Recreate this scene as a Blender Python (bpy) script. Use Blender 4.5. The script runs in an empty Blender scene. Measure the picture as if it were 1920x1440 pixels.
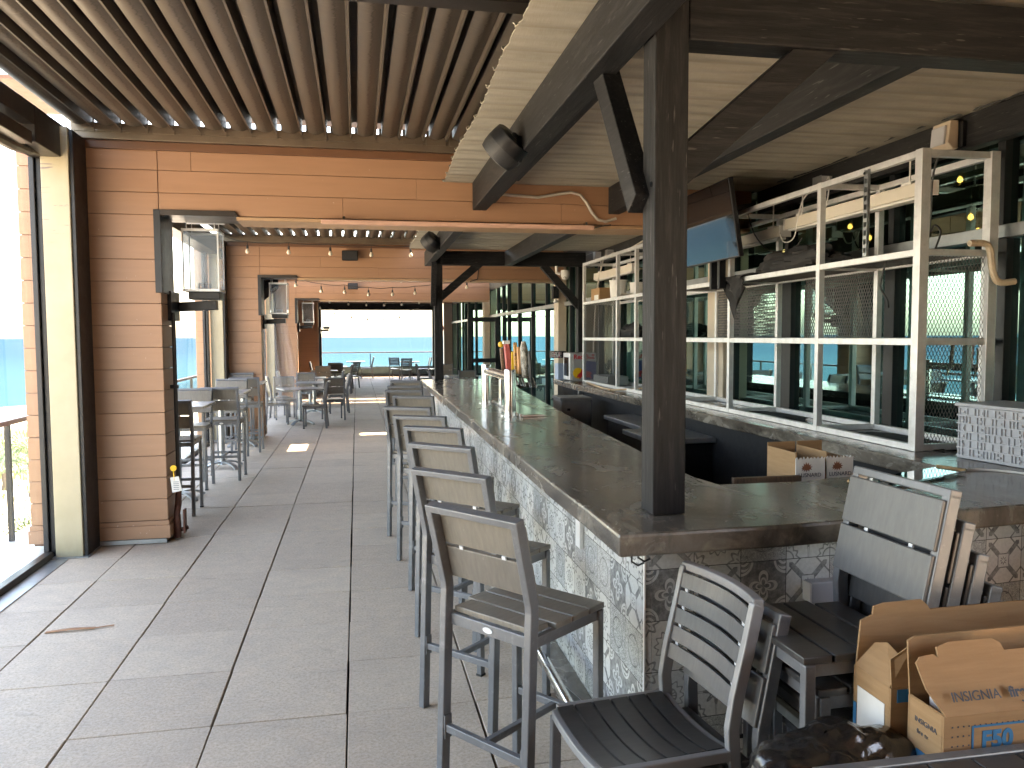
import bpy, bmesh, math, random
from mathutils import Vector, Matrix, noise as mnoise
rnd = random.Random(11)
SC = bpy.context.scene
COL = SC.collection
PI = math.pi
TH = 0.0115                      # the bar and the shop front run 0.66 degrees off the deck joints
O = Vector((0.902, 2.40, 0))
HC = 1.7763                      # eye height

# ------------------------------------------------------------------ mesh helpers
class MB:
    def __init__(s): s.bm = bmesh.new()
    def poly(s, pts): return s.bm.faces.new([s.bm.verts.new(p) for p in pts])
    def hexa(s, c):
        v = [s.bm.verts.new(p) for p in c]
        for f in ((0,3,2,1),(4,5,6,7),(0,1,5,4),(1,2,6,5),(2,3,7,6),(3,0,4,7)):
            s.bm.faces.new([v[i] for i in f])
    def box(s, x0, x1, y0, y1, z0, z1):
        s.hexa([(x0,y0,z0),(x1,y0,z0),(x1,y1,z0),(x0,y1,z0),(x0,y0,z1),(x1,y0,z1),(x1,y1,z1),(x0,y1,z1)])
        return s
    def beam(s, p0, p1, w, h, up=(0,0,1), ext=0):
        p0, p1 = Vector(p0), Vector(p1); d = (p1-p0).normalized(); up = Vector(up)
        p0 = p0-d*ext; p1 = p1+d*ext
        if abs(d.dot(up)) > .98: up = Vector((1,0,0)) if abs(d.x) < .9 else Vector((0,1,0))
        r = d.cross(up).normalized(); u = r.cross(d).normalized()
        a, b = r*w/2, u*h/2
        s.hexa([p0-a-b,p0+a-b,p1+a-b,p1-a-b,p0-a+b,p0+a+b,p1+a+b,p1-a+b]); return s
    def tube(s, pts, r, n=8, cap=True):
        pts = [Vector(p) for p in pts]; rings = []; ref = None
        rs = r if isinstance(r, (list,tuple)) else [r]*len(pts)
        for i, p in enumerate(pts):
            d = ((pts[min(i+1,len(pts)-1)]-p).normalized()+(p-pts[max(i-1,0)]).normalized())
            d = d.normalized() if d.length > 1e-6 else Vector((0,0,1))
            if ref is None: ref = d.orthogonal().normalized()
            ref = (ref-d*ref.dot(d)).normalized(); q = d.cross(ref)
            rings.append([s.bm.verts.new(p+(ref*math.cos(2*PI*k/n)+q*math.sin(2*PI*k/n))*rs[i]) for k in range(n)])
        for a, b in zip(rings, rings[1:]):
            for k in range(n): s.bm.faces.new((a[k],a[(k+1)%n],b[(k+1)%n],b[k]))
        if cap: s.bm.faces.new(rings[0][::-1]); s.bm.faces.new(rings[-1])
        return s
    def cyl(s, p0, p1, r, n=20): return s.tube([p0,p1], r, n)
    def lathe(s, prof, c, n=24, axis=(0,0,1)):
        ax = Vector(axis).normalized(); e = ax.orthogonal().normalized(); f = ax.cross(e); c = Vector(c); rings = []
        for r, z in prof:
            rings.append([s.bm.verts.new(c+ax*z+(e*math.cos(2*PI*k/n)+f*math.sin(2*PI*k/n))*max(r,1e-4)) for k in range(n)])
        for a, b in zip(rings, rings[1:]):
            for k in range(n): s.bm.faces.new((a[k],a[(k+1)%n],b[(k+1)%n],b[k]))
        s.bm.faces.new(rings[0][::-1]); s.bm.faces.new(rings[-1]); return s
    def prism(s, poly, a0, a1, axis=2):
        def P(p, a):
            q = [0,0,0]; o = [i for i in (0,1,2) if i != axis]; q[o[0]], q[o[1]], q[axis] = p[0], p[1], a; return q
        lo = [s.bm.verts.new(P(p,a0)) for p in poly]; hi = [s.bm.verts.new(P(p,a1)) for p in poly]
        n = len(poly); s.bm.faces.new(lo[::-1]); s.bm.faces.new(hi)
        for k in range(n): s.bm.faces.new((lo[k],lo[(k+1)%n],hi[(k+1)%n],hi[k]))
        return s
    def sheet(s, rows):                    # grid of points
        V = [[s.bm.verts.new(p) for p in r] for r in rows]
        for a, b in zip(V, V[1:]):
            for k in range(len(a)-1): s.bm.faces.new((a[k],a[k+1],b[k+1],b[k]))
        return s
    def slat(s, pts, w, t, wdir):          # bent strip through pts, width along wdir
        wd = Vector(wdir).normalized(); pts = [Vector(p) for p in pts]; rings = []
        for i, p in enumerate(pts):
            d = (pts[min(i+1,len(pts)-1)]-pts[max(i-1,0)]).normalized(); nrm = d.cross(wd).normalized()
            rings.append([s.bm.verts.new(p+wd*a*w/2+nrm*b*t/2) for a, b in ((-1,-1),(1,-1),(1,1),(-1,1))])
        for a, b in zip(rings, rings[1:]):
            for k in range(4): s.bm.faces.new((a[k],a[(k+1)%4],b[(k+1)%4],b[k]))
        s.bm.faces.new(rings[0][::-1]); s.bm.faces.new(rings[-1]); return s
    def mesh(s, name, shift=None, smooth=False, uv=None):
        bm = s.bm
        if shift is not None: bmesh.ops.translate(bm, vec=-Vector(shift), verts=bm.verts[:])
        bmesh.ops.recalc_face_normals(bm, faces=bm.faces[:])
        if smooth:
            for f in bm.faces: f.smooth = True
            for e in bm.edges:
                if len(e.link_faces) != 2 or e.calc_face_angle(0) > math.radians(38): e.smooth = False
        if uv:
            L = bm.loops.layers.uv.new('UVMap')
            for f in bm.faces:
                for l in f.loops: l[L].uv = uv(l.vert.co+(Vector(shift) if shift is not None else Vector()), f.normal)
        me = bpy.data.meshes.new(name); bm.to_mesh(me); bm.free(); return me

class Th: pass
def rot_of(fr): return -TH if fr == 'B' else 0.0
def to_world(p, fr):
    p = Vector(p)
    if fr == 'B':
        return O+Vector((p.x*math.cos(TH)+p.y*math.sin(TH), -p.x*math.sin(TH)+p.y*math.cos(TH), p.z))
    return p
def setp(o, label, cat, group=None, kind=None):
    if label: o['label'] = label
    if cat: o['category'] = cat
    if group: o['group'] = group
    if kind: o['kind'] = kind
def thing(name, label, cat, base, fr='B', group=None, rot=0.0, local=False):
    o = bpy.data.objects.new(name, None); COL.objects.link(o); o.empty_display_size = .1
    o.location = to_world(base, fr); o.rotation_euler = (0,0,rot_of(fr)+rot)
    setp(o, label, cat, group)
    t = Th(); t.o = o; t.shift = Vector((0,0,0)) if local else Vector(base); return t
def finish(o, mat, bev):
    if mat: o.data.materials.append(mat)
    if bev:
        m = o.modifiers.new('bevel', 'BEVEL'); m.width = bev; m.segments = 2; m.limit_method = 'ANGLE'; m.angle_limit = .7
        m.use_clamp_overlap = True
def part(t, name, mb, mat, parent=None, bev=0, smooth=False, label=None, kind=None, uv=None):
    o = bpy.data.objects.new(name, mb.mesh(name, t.shift, smooth, uv)); COL.objects.link(o)
    o.parent = parent or t.o; finish(o, mat, bev)
    if label: o['label'] = label
    if kind: o['kind'] = kind
    return o
def solo(name, label, cat, base, mb, mat, fr='B', group=None, bev=0, smooth=False, kind=None, uv=None):
    o = bpy.data.objects.new(name, mb.mesh(name, base, smooth, uv)); COL.objects.link(o)
    o.location = to_world(base, fr); o.rotation_euler = (0,0,rot_of(fr)); finish(o, mat, bev)
    setp(o, label, cat, group, kind); return o
def dup(root, loc, rot, label=None, group=None, tilt=None, frame='B'):
    def rec(o, par):
        c = o.copy(); COL.objects.link(c); c.parent = par
        for ch in o.children: rec(ch, c)
        return c
    c = rec(root, None); c.location = to_world(loc, frame); c.rotation_euler = (0, 0, rot_of(frame)+rot)
    if tilt: c.rotation_euler = (tilt[0], tilt[1], rot_of(frame)+rot)
    if label: c['label'] = label
    if group: c['group'] = group
    return c
def lettering(t, txt, size, mat, M, parent=None, bold=0.0, name='lettering', extr=.0006, xs=1.0):
    cu = bpy.data.curves.new('txt', 'FONT'); cu.body = txt; cu.size = size; cu.extrude = extr; cu.offset = bold
    cu.align_x = 'LEFT'; tmp = bpy.data.objects.new('txt', cu); COL.objects.link(tmp)
    bpy.context.view_layer.update()
    me = bpy.data.meshes.new_from_object(tmp.evaluated_get(bpy.context.evaluated_depsgraph_get()))
    bpy.data.objects.remove(tmp)
    me.transform(Matrix.Diagonal((xs,1,1,1))); me.transform(M); me.transform(Matrix.Translation(-t.shift))
    o = bpy.data.objects.new(name, me); COL.objects.link(o); o.parent = parent or t.o
    me.materials.clear(); me.materials.append(mat); return o
def frame_mat(o, x, y):                  # text plane: origin, x direction, y direction
    x = Vector(x).normalized(); y = Vector(y).normalized(); z = x.cross(y); o = Vector(o)
    return Matrix(((x.x,y.x,z.x,o.x),(x.y,y.y,z.y,o.y),(x.z,y.z,z.z,o.z),(0,0,0,1)))

# ------------------------------------------------------------------ materials
class G:
    def __init__(s, name):
        s.m = bpy.data.materials.new(name); s.m.use_nodes = True; s.t = s.m.node_tree; s.t.nodes.clear()
        s.out = s.n('ShaderNodeOutputMaterial')
    def n(s, typ, **kw):
        x = s.t.nodes.new(typ)
        for k, v in kw.items(): setattr(x, k, v)
        return x
    def put(s, sock, v):
        if hasattr(v, 'links') or hasattr(v, 'is_linked'): s.t.links.new(v, sock)
        elif isinstance(v, (tuple,list)) and sock.type == 'RGBA' and len(v) == 3: sock.default_value = (*v,1)
        else: sock.default_value = v
    def math(s, op, a, b=None, c=None):
        x = s.n('ShaderNodeMath', operation=op); s.put(x.inputs[0], a)
        if b is not None: s.put(x.inputs[1], b)
        if c is not None: s.put(x.inputs[2], c)
        return x.outputs[0]
    def co(s, which='Object', scale=(1,1,1)):
        x = s.n('ShaderNodeTexCoord'); mp = s.n('ShaderNodeMapping'); s.t.links.new(x.outputs[which], mp.inputs[0])
        mp.inputs['Scale'].default_value = scale; return mp.outputs[0]
    def noise(s, vec, scale=5, detail=4, rough=.55, dist=0):
        x = s.n('ShaderNodeTexNoise'); s.put(x.inputs['Vector'], vec); x.inputs['Scale'].default_value = scale
        x.inputs['Detail'].default_value = detail; x.inputs['Roughness'].default_value = rough; x.inputs['Distortion'].default_value = dist
        return x.outputs['Fac']
    def ramp(s, f, pts):
        x = s.n('ShaderNodeValToRGB'); s.put(x.inputs[0], f); e = x.color_ramp.elements
        while len(e) < len(pts): e.new(.5)
        for el, (p, c) in zip(e, pts):
            el.position = p; el.color = (*c,1) if isinstance(c, tuple) else (c,c,c,1)
        return x.outputs[0]
    def mix(s, f, a, b, bt='MIX'):
        x = s.n('ShaderNodeMix', data_type='RGBA', blend_type=bt); s.put(x.inputs[0], f); s.put(x.inputs[6], a); s.put(x.inputs[7], b)
        return x.outputs[2]
    def bump(s, h, strength=.2, dist=.01):
        x = s.n('ShaderNodeBump'); s.put(x.inputs['Height'], h); x.inputs['Strength'].default_value = strength
        x.inputs['Distance'].default_value = dist; return x.outputs[0]
    def pri(s, color, rough=.5, metal=0.0, normal=None, **kw):
        p = s.n('ShaderNodeBsdfPrincipled'); s.put(p.inputs['Base Color'], color); s.put(p.inputs['Roughness'], rough)
        s.put(p.inputs['Metallic'], metal)
        if normal is not None: s.t.links.new(normal, p.inputs['Normal'])
        for k, v in kw.items(): s.put(p.inputs[k.replace('_',' ')], v)
        return p.outputs[0]
    def surf(s, sh): s.t.links.new(sh, s.out.inputs[0]); return s.m
    def island(s): return s.n('ShaderNodeNewGeometry').outputs['Random Per Island']
    def objrand(s): return s.n('ShaderNodeObjectInfo').outputs['Random']

def simple(name, col, rough=.5, metal=0.0, var=.12, scale=6, bump=0.0, bscale=60, stretch=(1,1,1), rvar=.1, dust=None, **kw):
    g = G(name); v = g.co('Object', stretch); n = g.noise(v, scale, 5, .6)
    lo = tuple(c*(1-var) for c in col); hi = tuple(min(1,c*(1+var)) for c in col)
    c = g.ramp(n, [(.3,lo),(.7,hi)])
    if dust:
        d = g.ramp(g.noise(v, scale*3.1, 6, .7), [(.55,0.0),(.75,1.0)])
        c = g.mix(g.math('MULTIPLY', d, dust[1]), c, dust[0])
    r = g.math('ADD', g.math('MULTIPLY', g.noise(v, scale*2.3, 4), rvar*2), rough-rvar)
    nm = g.bump(g.noise(v, bscale, 3), bump, .004) if bump else None
    return g.surf(g.pri(c, r, metal, nm, **kw))
M = {}
def mats():
    # concrete pavers: speckled, each block a shade of its own, faint stains
    g = G('paver'); v = g.co('Object')
    sp = g.noise(v, 62, 5, .85); md = g.noise(v, 9, 6, .65); big = g.noise(v, 1.1, 4, .6, .4)
    c = g.ramp(sp, [(.25,(.29,.225,.168)),(.5,(.585,.47,.355)),(.78,(.76,.67,.57))])
    c = g.mix(g.math('MULTIPLY', g.ramp(md, [(.35,0.0),(.75,1.0)]), .35), c, (.34,.31,.28))
    c = g.mix(g.math('MULTIPLY', g.ramp(big, [(.5,0.0),(.72,1.0)]), .35), c, (.36,.30,.25))
    isl = g.island(); c = g.mix(.55, c, g.ramp(isl, [(0,(.78,.76,.76)),(1,(1,1,1))]), 'MULTIPLY')
    st = g.ramp(g.noise(g.co('Object', (1,2.2,1)), 2.3, 7, .72, .8), [(.60,0.0),(.70,1.0)])
    c = g.mix(g.math('MULTIPLY', st, .3), c, (.14,.125,.115))
    M['paver'] = g.surf(g.pri(c, g.math('ADD', .55, g.math('MULTIPLY', md, .25)), 0, g.bump(sp, .35, .003)))
    M['joint'] = simple('joint', (.03,.028,.026), .9)
    # painted siding
    g = G('siding'); v = g.co('Object', (.6,.6,6)); n = g.noise(v, 3.0, 5, .6)
    c = g.ramp(n, [(.3,(.35,.190,.110)),(.7,(.395,.216,.127))])
    c = g.mix(.6, c, g.ramp(g.island(), [(0,(.92,.92,.93)),(1,(1,1,1))]), 'MULTIPLY')
    fl = g.ramp(g.noise(g.co('Object'), 34, 2, .5), [(.735,0.0),(.755,1.0)])
    c = g.mix(g.math('MULTIPLY', fl, .5), c, (.62,.5,.42))
    M['siding'] = g.surf(g.pri(c, .5, 0, g.bump(g.noise(g.co('Object',(2,2,40)), 6, 4), .12, .003)))
    M['tantrim'] = simple('tantrim', (.42,.26,.15), .5, var=.08)
    M['brown'] = simple('brown', (.15,.068,.035), .45, var=.1)
    # bronze louvres with dried water streaks across the blade
    g = G('louver'); n = g.noise(g.co('Object', (3,10,1)), 3.0, 7, .70, .6); n2 = g.noise(g.co('Object', (2,.5,1)), 2.2, 3, .5)
    sp = g.n('ShaderNodeSeparateXYZ'); g.put(sp.inputs[0], g.co('Object'))
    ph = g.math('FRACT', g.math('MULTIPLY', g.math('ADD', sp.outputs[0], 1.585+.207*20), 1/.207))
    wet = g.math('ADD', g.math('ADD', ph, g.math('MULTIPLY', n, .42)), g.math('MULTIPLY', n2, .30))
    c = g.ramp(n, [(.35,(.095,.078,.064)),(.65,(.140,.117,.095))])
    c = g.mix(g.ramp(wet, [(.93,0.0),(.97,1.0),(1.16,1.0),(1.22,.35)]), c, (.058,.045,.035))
    sc = g.ramp(g.noise(g.co('Object',(1.2,14,1)), 9, 3, .5), [(.70,0.0),(.74,1.0)])
    c = g.mix(g.math('MULTIPLY', sc, .4), c, (.5,.45,.38))
    M['louver'] = g.surf(g.pri(c, g.math('ADD', .28, g.math('MULTIPLY', n, .3)), .3, g.bump(n, .15, .004)))
    M['bronze'] = simple('bronze', (.19,.145,.105), .38, .5, var=.2, scale=3)
    M['darkbronze'] = simple('darkbronze', (.045,.038,.034), .35, .5, var=.25, scale=4)
    M['black'] = simple('black', (.007,.008,.0105), .42, 0, var=.3, scale=8)
    M['blackmatt'] = simple('blackmatt', (.005,.0055,.007), .8, 0, var=.3, scale=8)
    # cream column: scuffs and purple-brown tape marks at the top
    g = G('cream'); v = g.co('Object')
    c = g.ramp(g.noise(v, 4, 5), [(.3,(.40,.345,.23)),(.7,(.46,.405,.28))])
    rub = g.ramp(g.noise(g.co('Object', (3,3,30)), 1.4, 5, .6, .6), [(.60,0.0),(.66,1.0)])
    hz = g.n('ShaderNodeSeparateXYZ'); g.put(hz.inputs[0], v)
    top = g.ramp(g.math('MULTIPLY', hz.outputs[2], .3), [(.74,0.0),(.82,1.0),(.93,1.0),(.97,.4)])
    c = g.mix(g.math('MULTIPLY', g.math('MULTIPLY', rub, top), .85), c, (.17,.13,.15))
    low = g.ramp(g.math('MULTIPLY', hz.outputs[2], .3), [(.0,.7),(.06,0.0)])
    c = g.mix(g.math('MULTIPLY', low, g.noise(g.co('Object',(9,9,2)), 3, 4)), c, (.20,.17,.11))
    M['cream'] = g.surf(g.pri(c, .42, 0))
    M['beige'] = simple('beige', (.56,.47,.36), .5, var=.06)
    # corrugated sheet
    g = G('corrugated'); n = g.noise(g.co('Object', (1,6,1)), 2.5, 6, .6); f = g.noise(g.co('Object', (40,3,1)), 6, 3, .6)
    c = g.ramp(g.math('ADD', g.math('MULTIPLY', n, .7), g.math('MULTIPLY', f, .3)), [(.35,(.32,.292,.24)),(.6,(.43,.40,.335)),(.8,(.50,.47,.405))])
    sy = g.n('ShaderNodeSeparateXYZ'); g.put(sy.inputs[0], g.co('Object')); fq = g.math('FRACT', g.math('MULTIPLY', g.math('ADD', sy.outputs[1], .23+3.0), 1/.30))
    c = g.mix(g.math('MULTIPLY', g.ramp(g.math('ADD', fq, g.math('MULTIPLY', n, .12)), [(.0,.0),(.62,.0),(.80,1.0),(.9,1.0),(1.0,.2)]), .42), c, (.24,.205,.15))  # dark bands painted along the valleys as shading of the ridges
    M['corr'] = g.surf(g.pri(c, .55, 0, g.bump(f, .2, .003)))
    # charcoal stained timber, grain along the longest axis is set per object with Generated stretch
    for nm, st in (('timberY',(14,1.1,14)),('timberX',(1.1,14,14)),('timberZ',(14,14,1.1))):
        g = G(nm); v = g.co('Object', st); n = g.noise(v, 3.2, 7, .66, .35); n2 = g.noise(g.co('Object'), 2.2, 3)
        c = g.ramp(n, [(.3,(.007,.0075,.0085)),(.52,(.015,.0155,.017)),(.66,(.030,.030,.031))])
        w = g.ramp(g.noise(v, 5.5, 3, .5), [(.66,0.0),(.70,1.0)]); c = g.mix(g.math('MULTIPLY', w, .5), c, (.15,.148,.145))
        c = g.mix(g.math('MULTIPLY', n2, .25), c, (.035,.032,.029))
        M[nm] = g.surf(g.pri(c, .55, 0, g.bump(n, .5, .006), Specular_IOR_Level=.2))
    # polished concrete counter, brown-grey clouds, pale scratches
    g = G('counter'); v = g.co('Object', (1,.55,1)); n = g.noise(v, 3.4, 8, .64, 1.3); n2 = g.noise(g.co('Object', (1,.35,1)), 7, 5, .6, .8)
    c = g.ramp(n, [(.30,(.050,.042,.035)),(.44,(.112,.096,.080)),(.56,(.155,.136,.114)),(.68,(.25,.225,.19)),(.8,(.33,.305,.26))])
    pl = g.ramp(n2, [(.54,0.0),(.74,1.0)]); c = g.mix(g.math('MULTIPLY', pl, .6), c, (.34,.305,.24)); dk = g.ramp(g.noise(g.co('Object', (1.4,.5,1)), 4.6, 7, .68, 1.0), [(.30,1.0),(.52,0.0)]); c = g.mix(g.math('MULTIPLY', dk, .75), c, (.040,.033,.027))
    sp = g.ramp(g.noise(g.co('Object'), 55, 3, .6), [(.70,0.0),(.73,1.0)]); c = g.mix(g.math('MULTIPLY', sp, .5), c, (.36,.33,.29))
    M['counter'] = g.surf(g.pri(c, g.math('ADD', .10, g.math('MULTIPLY', n, .30)), 0, g.bump(g.noise(g.co('Object'), 22, 6, .7), .22, .006), Coat_Weight=.22, Coat_Roughness=.10))
    # worn furniture: grey powder coat and synthetic slats
    M['frame'] = simple('frame', (.155,.16,.168), .38, .2, var=.10, scale=9, dust=((.34,.34,.34),.4))
    M['framelight'] = simple('framelight', (.27,.27,.272), .4, .2, var=.10, scale=9)
    g = G('slat'); v = g.co('Object', (3,14,3)); n = g.noise(v, 5, 6, .6); n2 = g.noise(g.co('Object'), 5, 4)
    c = g.ramp(n, [(.3,(.165,.147,.122)),(.7,(.215,.193,.162))]); r0 = g.objrand()
    c = g.mix(.7, c, g.ramp(r0, [(0,(.80,.80,.82)),(1,(1.0,.98,.94))]), 'MULTIPLY')
    du = g.ramp(g.noise(g.co('Object'), 40, 4, .7), [(.66,0.0),(.74,1.0)]); c = g.mix(g.math('MULTIPLY', du, .3), c, (.36,.34,.30))
    M['slat'] = g.surf(g.pri(c, g.math('ADD', .27, g.math('MULTIPLY', n2, .22)), 0, g.bump(n, .10, .002)))
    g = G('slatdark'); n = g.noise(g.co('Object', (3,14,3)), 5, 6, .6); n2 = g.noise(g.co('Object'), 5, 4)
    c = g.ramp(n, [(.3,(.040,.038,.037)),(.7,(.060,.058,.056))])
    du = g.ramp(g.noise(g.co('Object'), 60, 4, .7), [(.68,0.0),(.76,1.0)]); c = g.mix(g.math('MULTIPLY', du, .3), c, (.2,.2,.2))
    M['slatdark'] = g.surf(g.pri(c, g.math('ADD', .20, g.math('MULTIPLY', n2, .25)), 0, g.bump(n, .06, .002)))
    g = G('slatgrey'); n = g.noise(g.co('Object', (3,14,3)), 5, 6, .6); n2 = g.noise(g.co('Object'), 5, 4)
    c = g.ramp(n, [(.3,(.105,.105,.105)),(.7,(.135,.135,.133))])
    du = g.ramp(g.noise(g.co('Object'), 46, 4, .7), [(.66,0.0),(.76,1.0)]); c = g.mix(g.math('MULTIPLY', du, .35), c, (.28,.27,.25))
    M['slatgrey'] = g.surf(g.pri(c, g.math('ADD', .25, g.math('MULTIPLY', n2, .2)), 0, g.bump(n, .06, .002)))
    M['alu'] = simple('alu', (.70,.70,.70), .42, .55, var=.12, scale=12, stretch=(1,1,1), dust=((.45,.44,.42),.4))
    M['meshmetal'] = simple('meshmetal', (.15,.148,.145), .45, .4, var=.15)
    M['steel'] = simple('steel', (.55,.545,.53), .18, 1.0, var=.05, scale=3, stretch=(30,30,1), rvar=.05)
    M['steeldull'] = simple('steeldull', (.35,.37,.38), .38, .8, var=.2, scale=4)
    M['white'] = simple('white', (.74,.73,.70), .5, var=.04)
    M['offwhite'] = simple('offwhite', (.68,.63,.54), .45, var=.05)
    M['greyplastic'] = simple('greyplastic', (.44,.45,.48), .45, var=.05)
    M['cable'] = simple('cable', (.02,.02,.02), .5)
    M['conduit'] = simple('conduit', (.48,.44,.38), .45, var=.1)
    g = G('cardboard'); n = g.noise(g.co('Object', (2,2,22)), 3, 5, .6); k = g.noise(g.co('Object'), 6, 6, .7, .6)
    c = g.ramp(n, [(.3,(.315,.18,.083)),(.7,(.385,.227,.112))]); c = g.mix(g.math('MULTIPLY', g.ramp(k, [(.55,0.0),(.7,1.0)]), .35), c, (.25,.145,.07))
    M['card'] = g.surf(g.pri(c, .8, 0, g.bump(k, .25, .006)))
    M['cardedge'] = simple('cardedge', (.46,.33,.2), .9, var=.3, scale=90)
    M['blue'] = simple('blue', (.02,.17,.34), .6, var=.1); M['ink'] = simple('ink', (.045,.06,.085), .7, var=.1)
    M['red'] = simple('red', (.55,.02,.03), .45); M['yellow'] = simple('yellow', (.78,.45,.02), .45); M['navy'] = simple('navy', (.03,.04,.22), .4)
    M['paper'] = simple('paper', (.72,.70,.66), .7, var=.05, scale=14)
    M['copper'] = simple('copper', (.24,.085,.04), .6)
    g = G('bag'); n = g.noise(g.co('Object', (1,1,1)), 18, 4, .55, 1.2)
    M['bag'] = g.surf(g.pri((.007,.007,.008), .20, 0, g.bump(n, .5, .012), Coat_Weight=.5, Coat_Roughness=.1))
    M['cloth'] = simple('cloth', (.016,.015,.015), .8, bump=.3, bscale=30)
    M['rust'] = simple('rust', (.13,.048,.03), .6, .2, var=.3, scale=12)
    # glass kinds
    def glass(name, tint, refl, rough=.01, haze=0.0, hazecol=(.8,.85,.9), rtint=(1,1,1), base=.0):
        g = G(name); tr = g.n('ShaderNodeBsdfTransparent'); g.put(tr.inputs[0], tint)
        gl = g.n('ShaderNodeBsdfGlossy'); g.put(gl.inputs[0], rtint); gl.inputs['Roughness'].default_value = rough
        fr = g.n('ShaderNodeFresnel'); g.put(fr.inputs['IOR'], g.math('SUBTRACT', 1.5, g.math('MULTIPLY', g.n('ShaderNodeNewGeometry').outputs['Backfacing'], .83333)))
        f = g.math('MINIMUM', g.math('ADD', g.math('MULTIPLY', fr.outputs[0], refl), base), 1.0)
        mx = g.n('ShaderNodeMixShader'); g.t.links.new(f, mx.inputs[0]); g.t.links.new(tr.outputs[0], mx.inputs[1]); g.t.links.new(gl.outputs[0], mx.inputs[2])
        sh = mx.outputs[0]
        if haze:
            d = g.n('ShaderNodeBsdfTranslucent'); g.put(d.inputs[0], hazecol)
            m2 = g.n('ShaderNodeMixShader'); nz = g.noise(g.co('Object', (1,1,.25)), 2.2, 4, .6)
            g.t.links.new(g.math('MULTIPLY', nz, haze*2), m2.inputs[0]); g.t.links.new(sh, m2.inputs[1]); g.t.links.new(d.outputs[0], m2.inputs[2]); sh = m2.outputs[0]
        return g.surf(sh)
    M['shopglass'] = glass('shopglass', (.34,.46,.45), 1.3, .004, rtint=(.55,.95,.90), base=.34)
    M['vinyl'] = glass('vinyl', (.95,.965,.98), .5, .03, haze=.004)
    M['drape'] = glass('drape', (.90,.90,.91), .22, .35, haze=.09, hazecol=(.8,.76,.76))
    M['clear'] = glass('clear', (.95,.97,.98), 1.0, .01)
    M['lampglass'] = glass('lampglass', (.80,.86,.90), 1.2, .02, haze=.16, hazecol=(.72,.80,.88))
    M['balusterglass'] = glass('balusterglass', (.86,.93,.92), .8, .01)
    g = G('screenglass'); M['screen'] = g.surf(g.pri((.012,.013,.015), .04, 0, Specular_IOR_Level=.6))
    def emit(name, col, s):
        g = G(name); e = g.n('ShaderNodeEmission'); g.put(e.inputs[0], col); e.inputs[1].default_value = s; return g.surf(e.outputs[0])
    M['bulbwarm'] = emit('bulbwarm', (1,.66,.26), .6); M['bulbglass'] = glass('bulbglass', (.95,.80,.45), .8, .02)
    M['bulbclear'] = simple('bulbclear', (.70,.62,.50), .12, 0, var=.05, Coat_Weight=.6)
    M['pinktube'] = simple('pinktube', (.60,.36,.27), .5)
    # outdoors
    g = G('sand'); v = g.co('Object'); c = g.ramp(g.noise(v, .35, 6, .6), [(.3,(.36,.325,.265)),(.7,(.44,.40,.33))])
    M['sand'] = g.surf(g.pri(c, .9, 0, g.bump(g.noise(v, 1.5, 5), .5, .3)))
    g = G('sea'); v = g.co('Object'); sep = g.n('ShaderNodeSeparateXYZ'); g.put(sep.inputs[0], v)
    dist = g.math('MULTIPLY', g.math('SUBTRACT', sep.outputs[1], sep.outputs[0]), .0017)
    c = g.ramp(g.math('ADD', dist, g.math('MULTIPLY', g.noise(g.co('Object',(1,1,1)), .012, 4), .25)), [(.12,(.035,.075,.085)),(.3,(.009,.036,.052)),(.9,(.0035,.021,.038))])
    w = g.noise(g.co('Object', (.16,.55,1)), 1.0, 5, .6); foam = g.ramp(g.noise(g.co('Object', (.02,.12,1)), 1.0, 5, .65, .3), [(.66,0.0),(.72,1.0)])
    rip = g.ramp(g.noise(g.co('Object', (.05,.30,1)), 1.0, 6, .7), [(.35,(.75,.80,.85)),(.65,(1.12,1.1,1.08))])
    near = g.ramp(dist, [(.205,1.0),(.245,0.0)])
    c = g.mix(.7, c, rip, 'MULTIPLY'); c = g.mix(g.math('MULTIPLY', foam, near), c, (.8,.85,.86))
    df = g.n('ShaderNodeBsdfDiffuse'); g.put(df.inputs[0], c); gl = g.n('ShaderNodeBsdfGlossy'); gl.inputs['Roughness'].default_value = .3; g.put(gl.inputs[0], (.7,.9,1.0))
    g.t.links.new(g.bump(w, .35, .5), gl.inputs['Normal'])
    ms = g.n('ShaderNodeMixShader'); ms.inputs[0].default_value = .05; g.t.links.new(df.outputs[0], ms.inputs[1]); g.t.links.new(gl.outputs[0], ms.inputs[2])
    M['sea'] = g.surf(ms.outputs[0])
    M['grass'] = simple('grass', (.16,.17,.04), .6, var=.5, scale=1.5)
    M['frond'] = simple('frond', (.055,.095,.03), .45, var=.35, scale=3)
    M['bark'] = simple('bark', (.12,.085,.06), .8, var=.3, scale=10)
    M['ledge'] = simple('ledge', (.62,.63,.63), .35, var=.06, scale=2)
    M['handrail'] = simple('handrail', (.20,.10,.08), .4, var=.1)
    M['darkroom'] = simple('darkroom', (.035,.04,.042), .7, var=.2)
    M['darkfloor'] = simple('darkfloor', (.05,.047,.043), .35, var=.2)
    tile()

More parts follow.
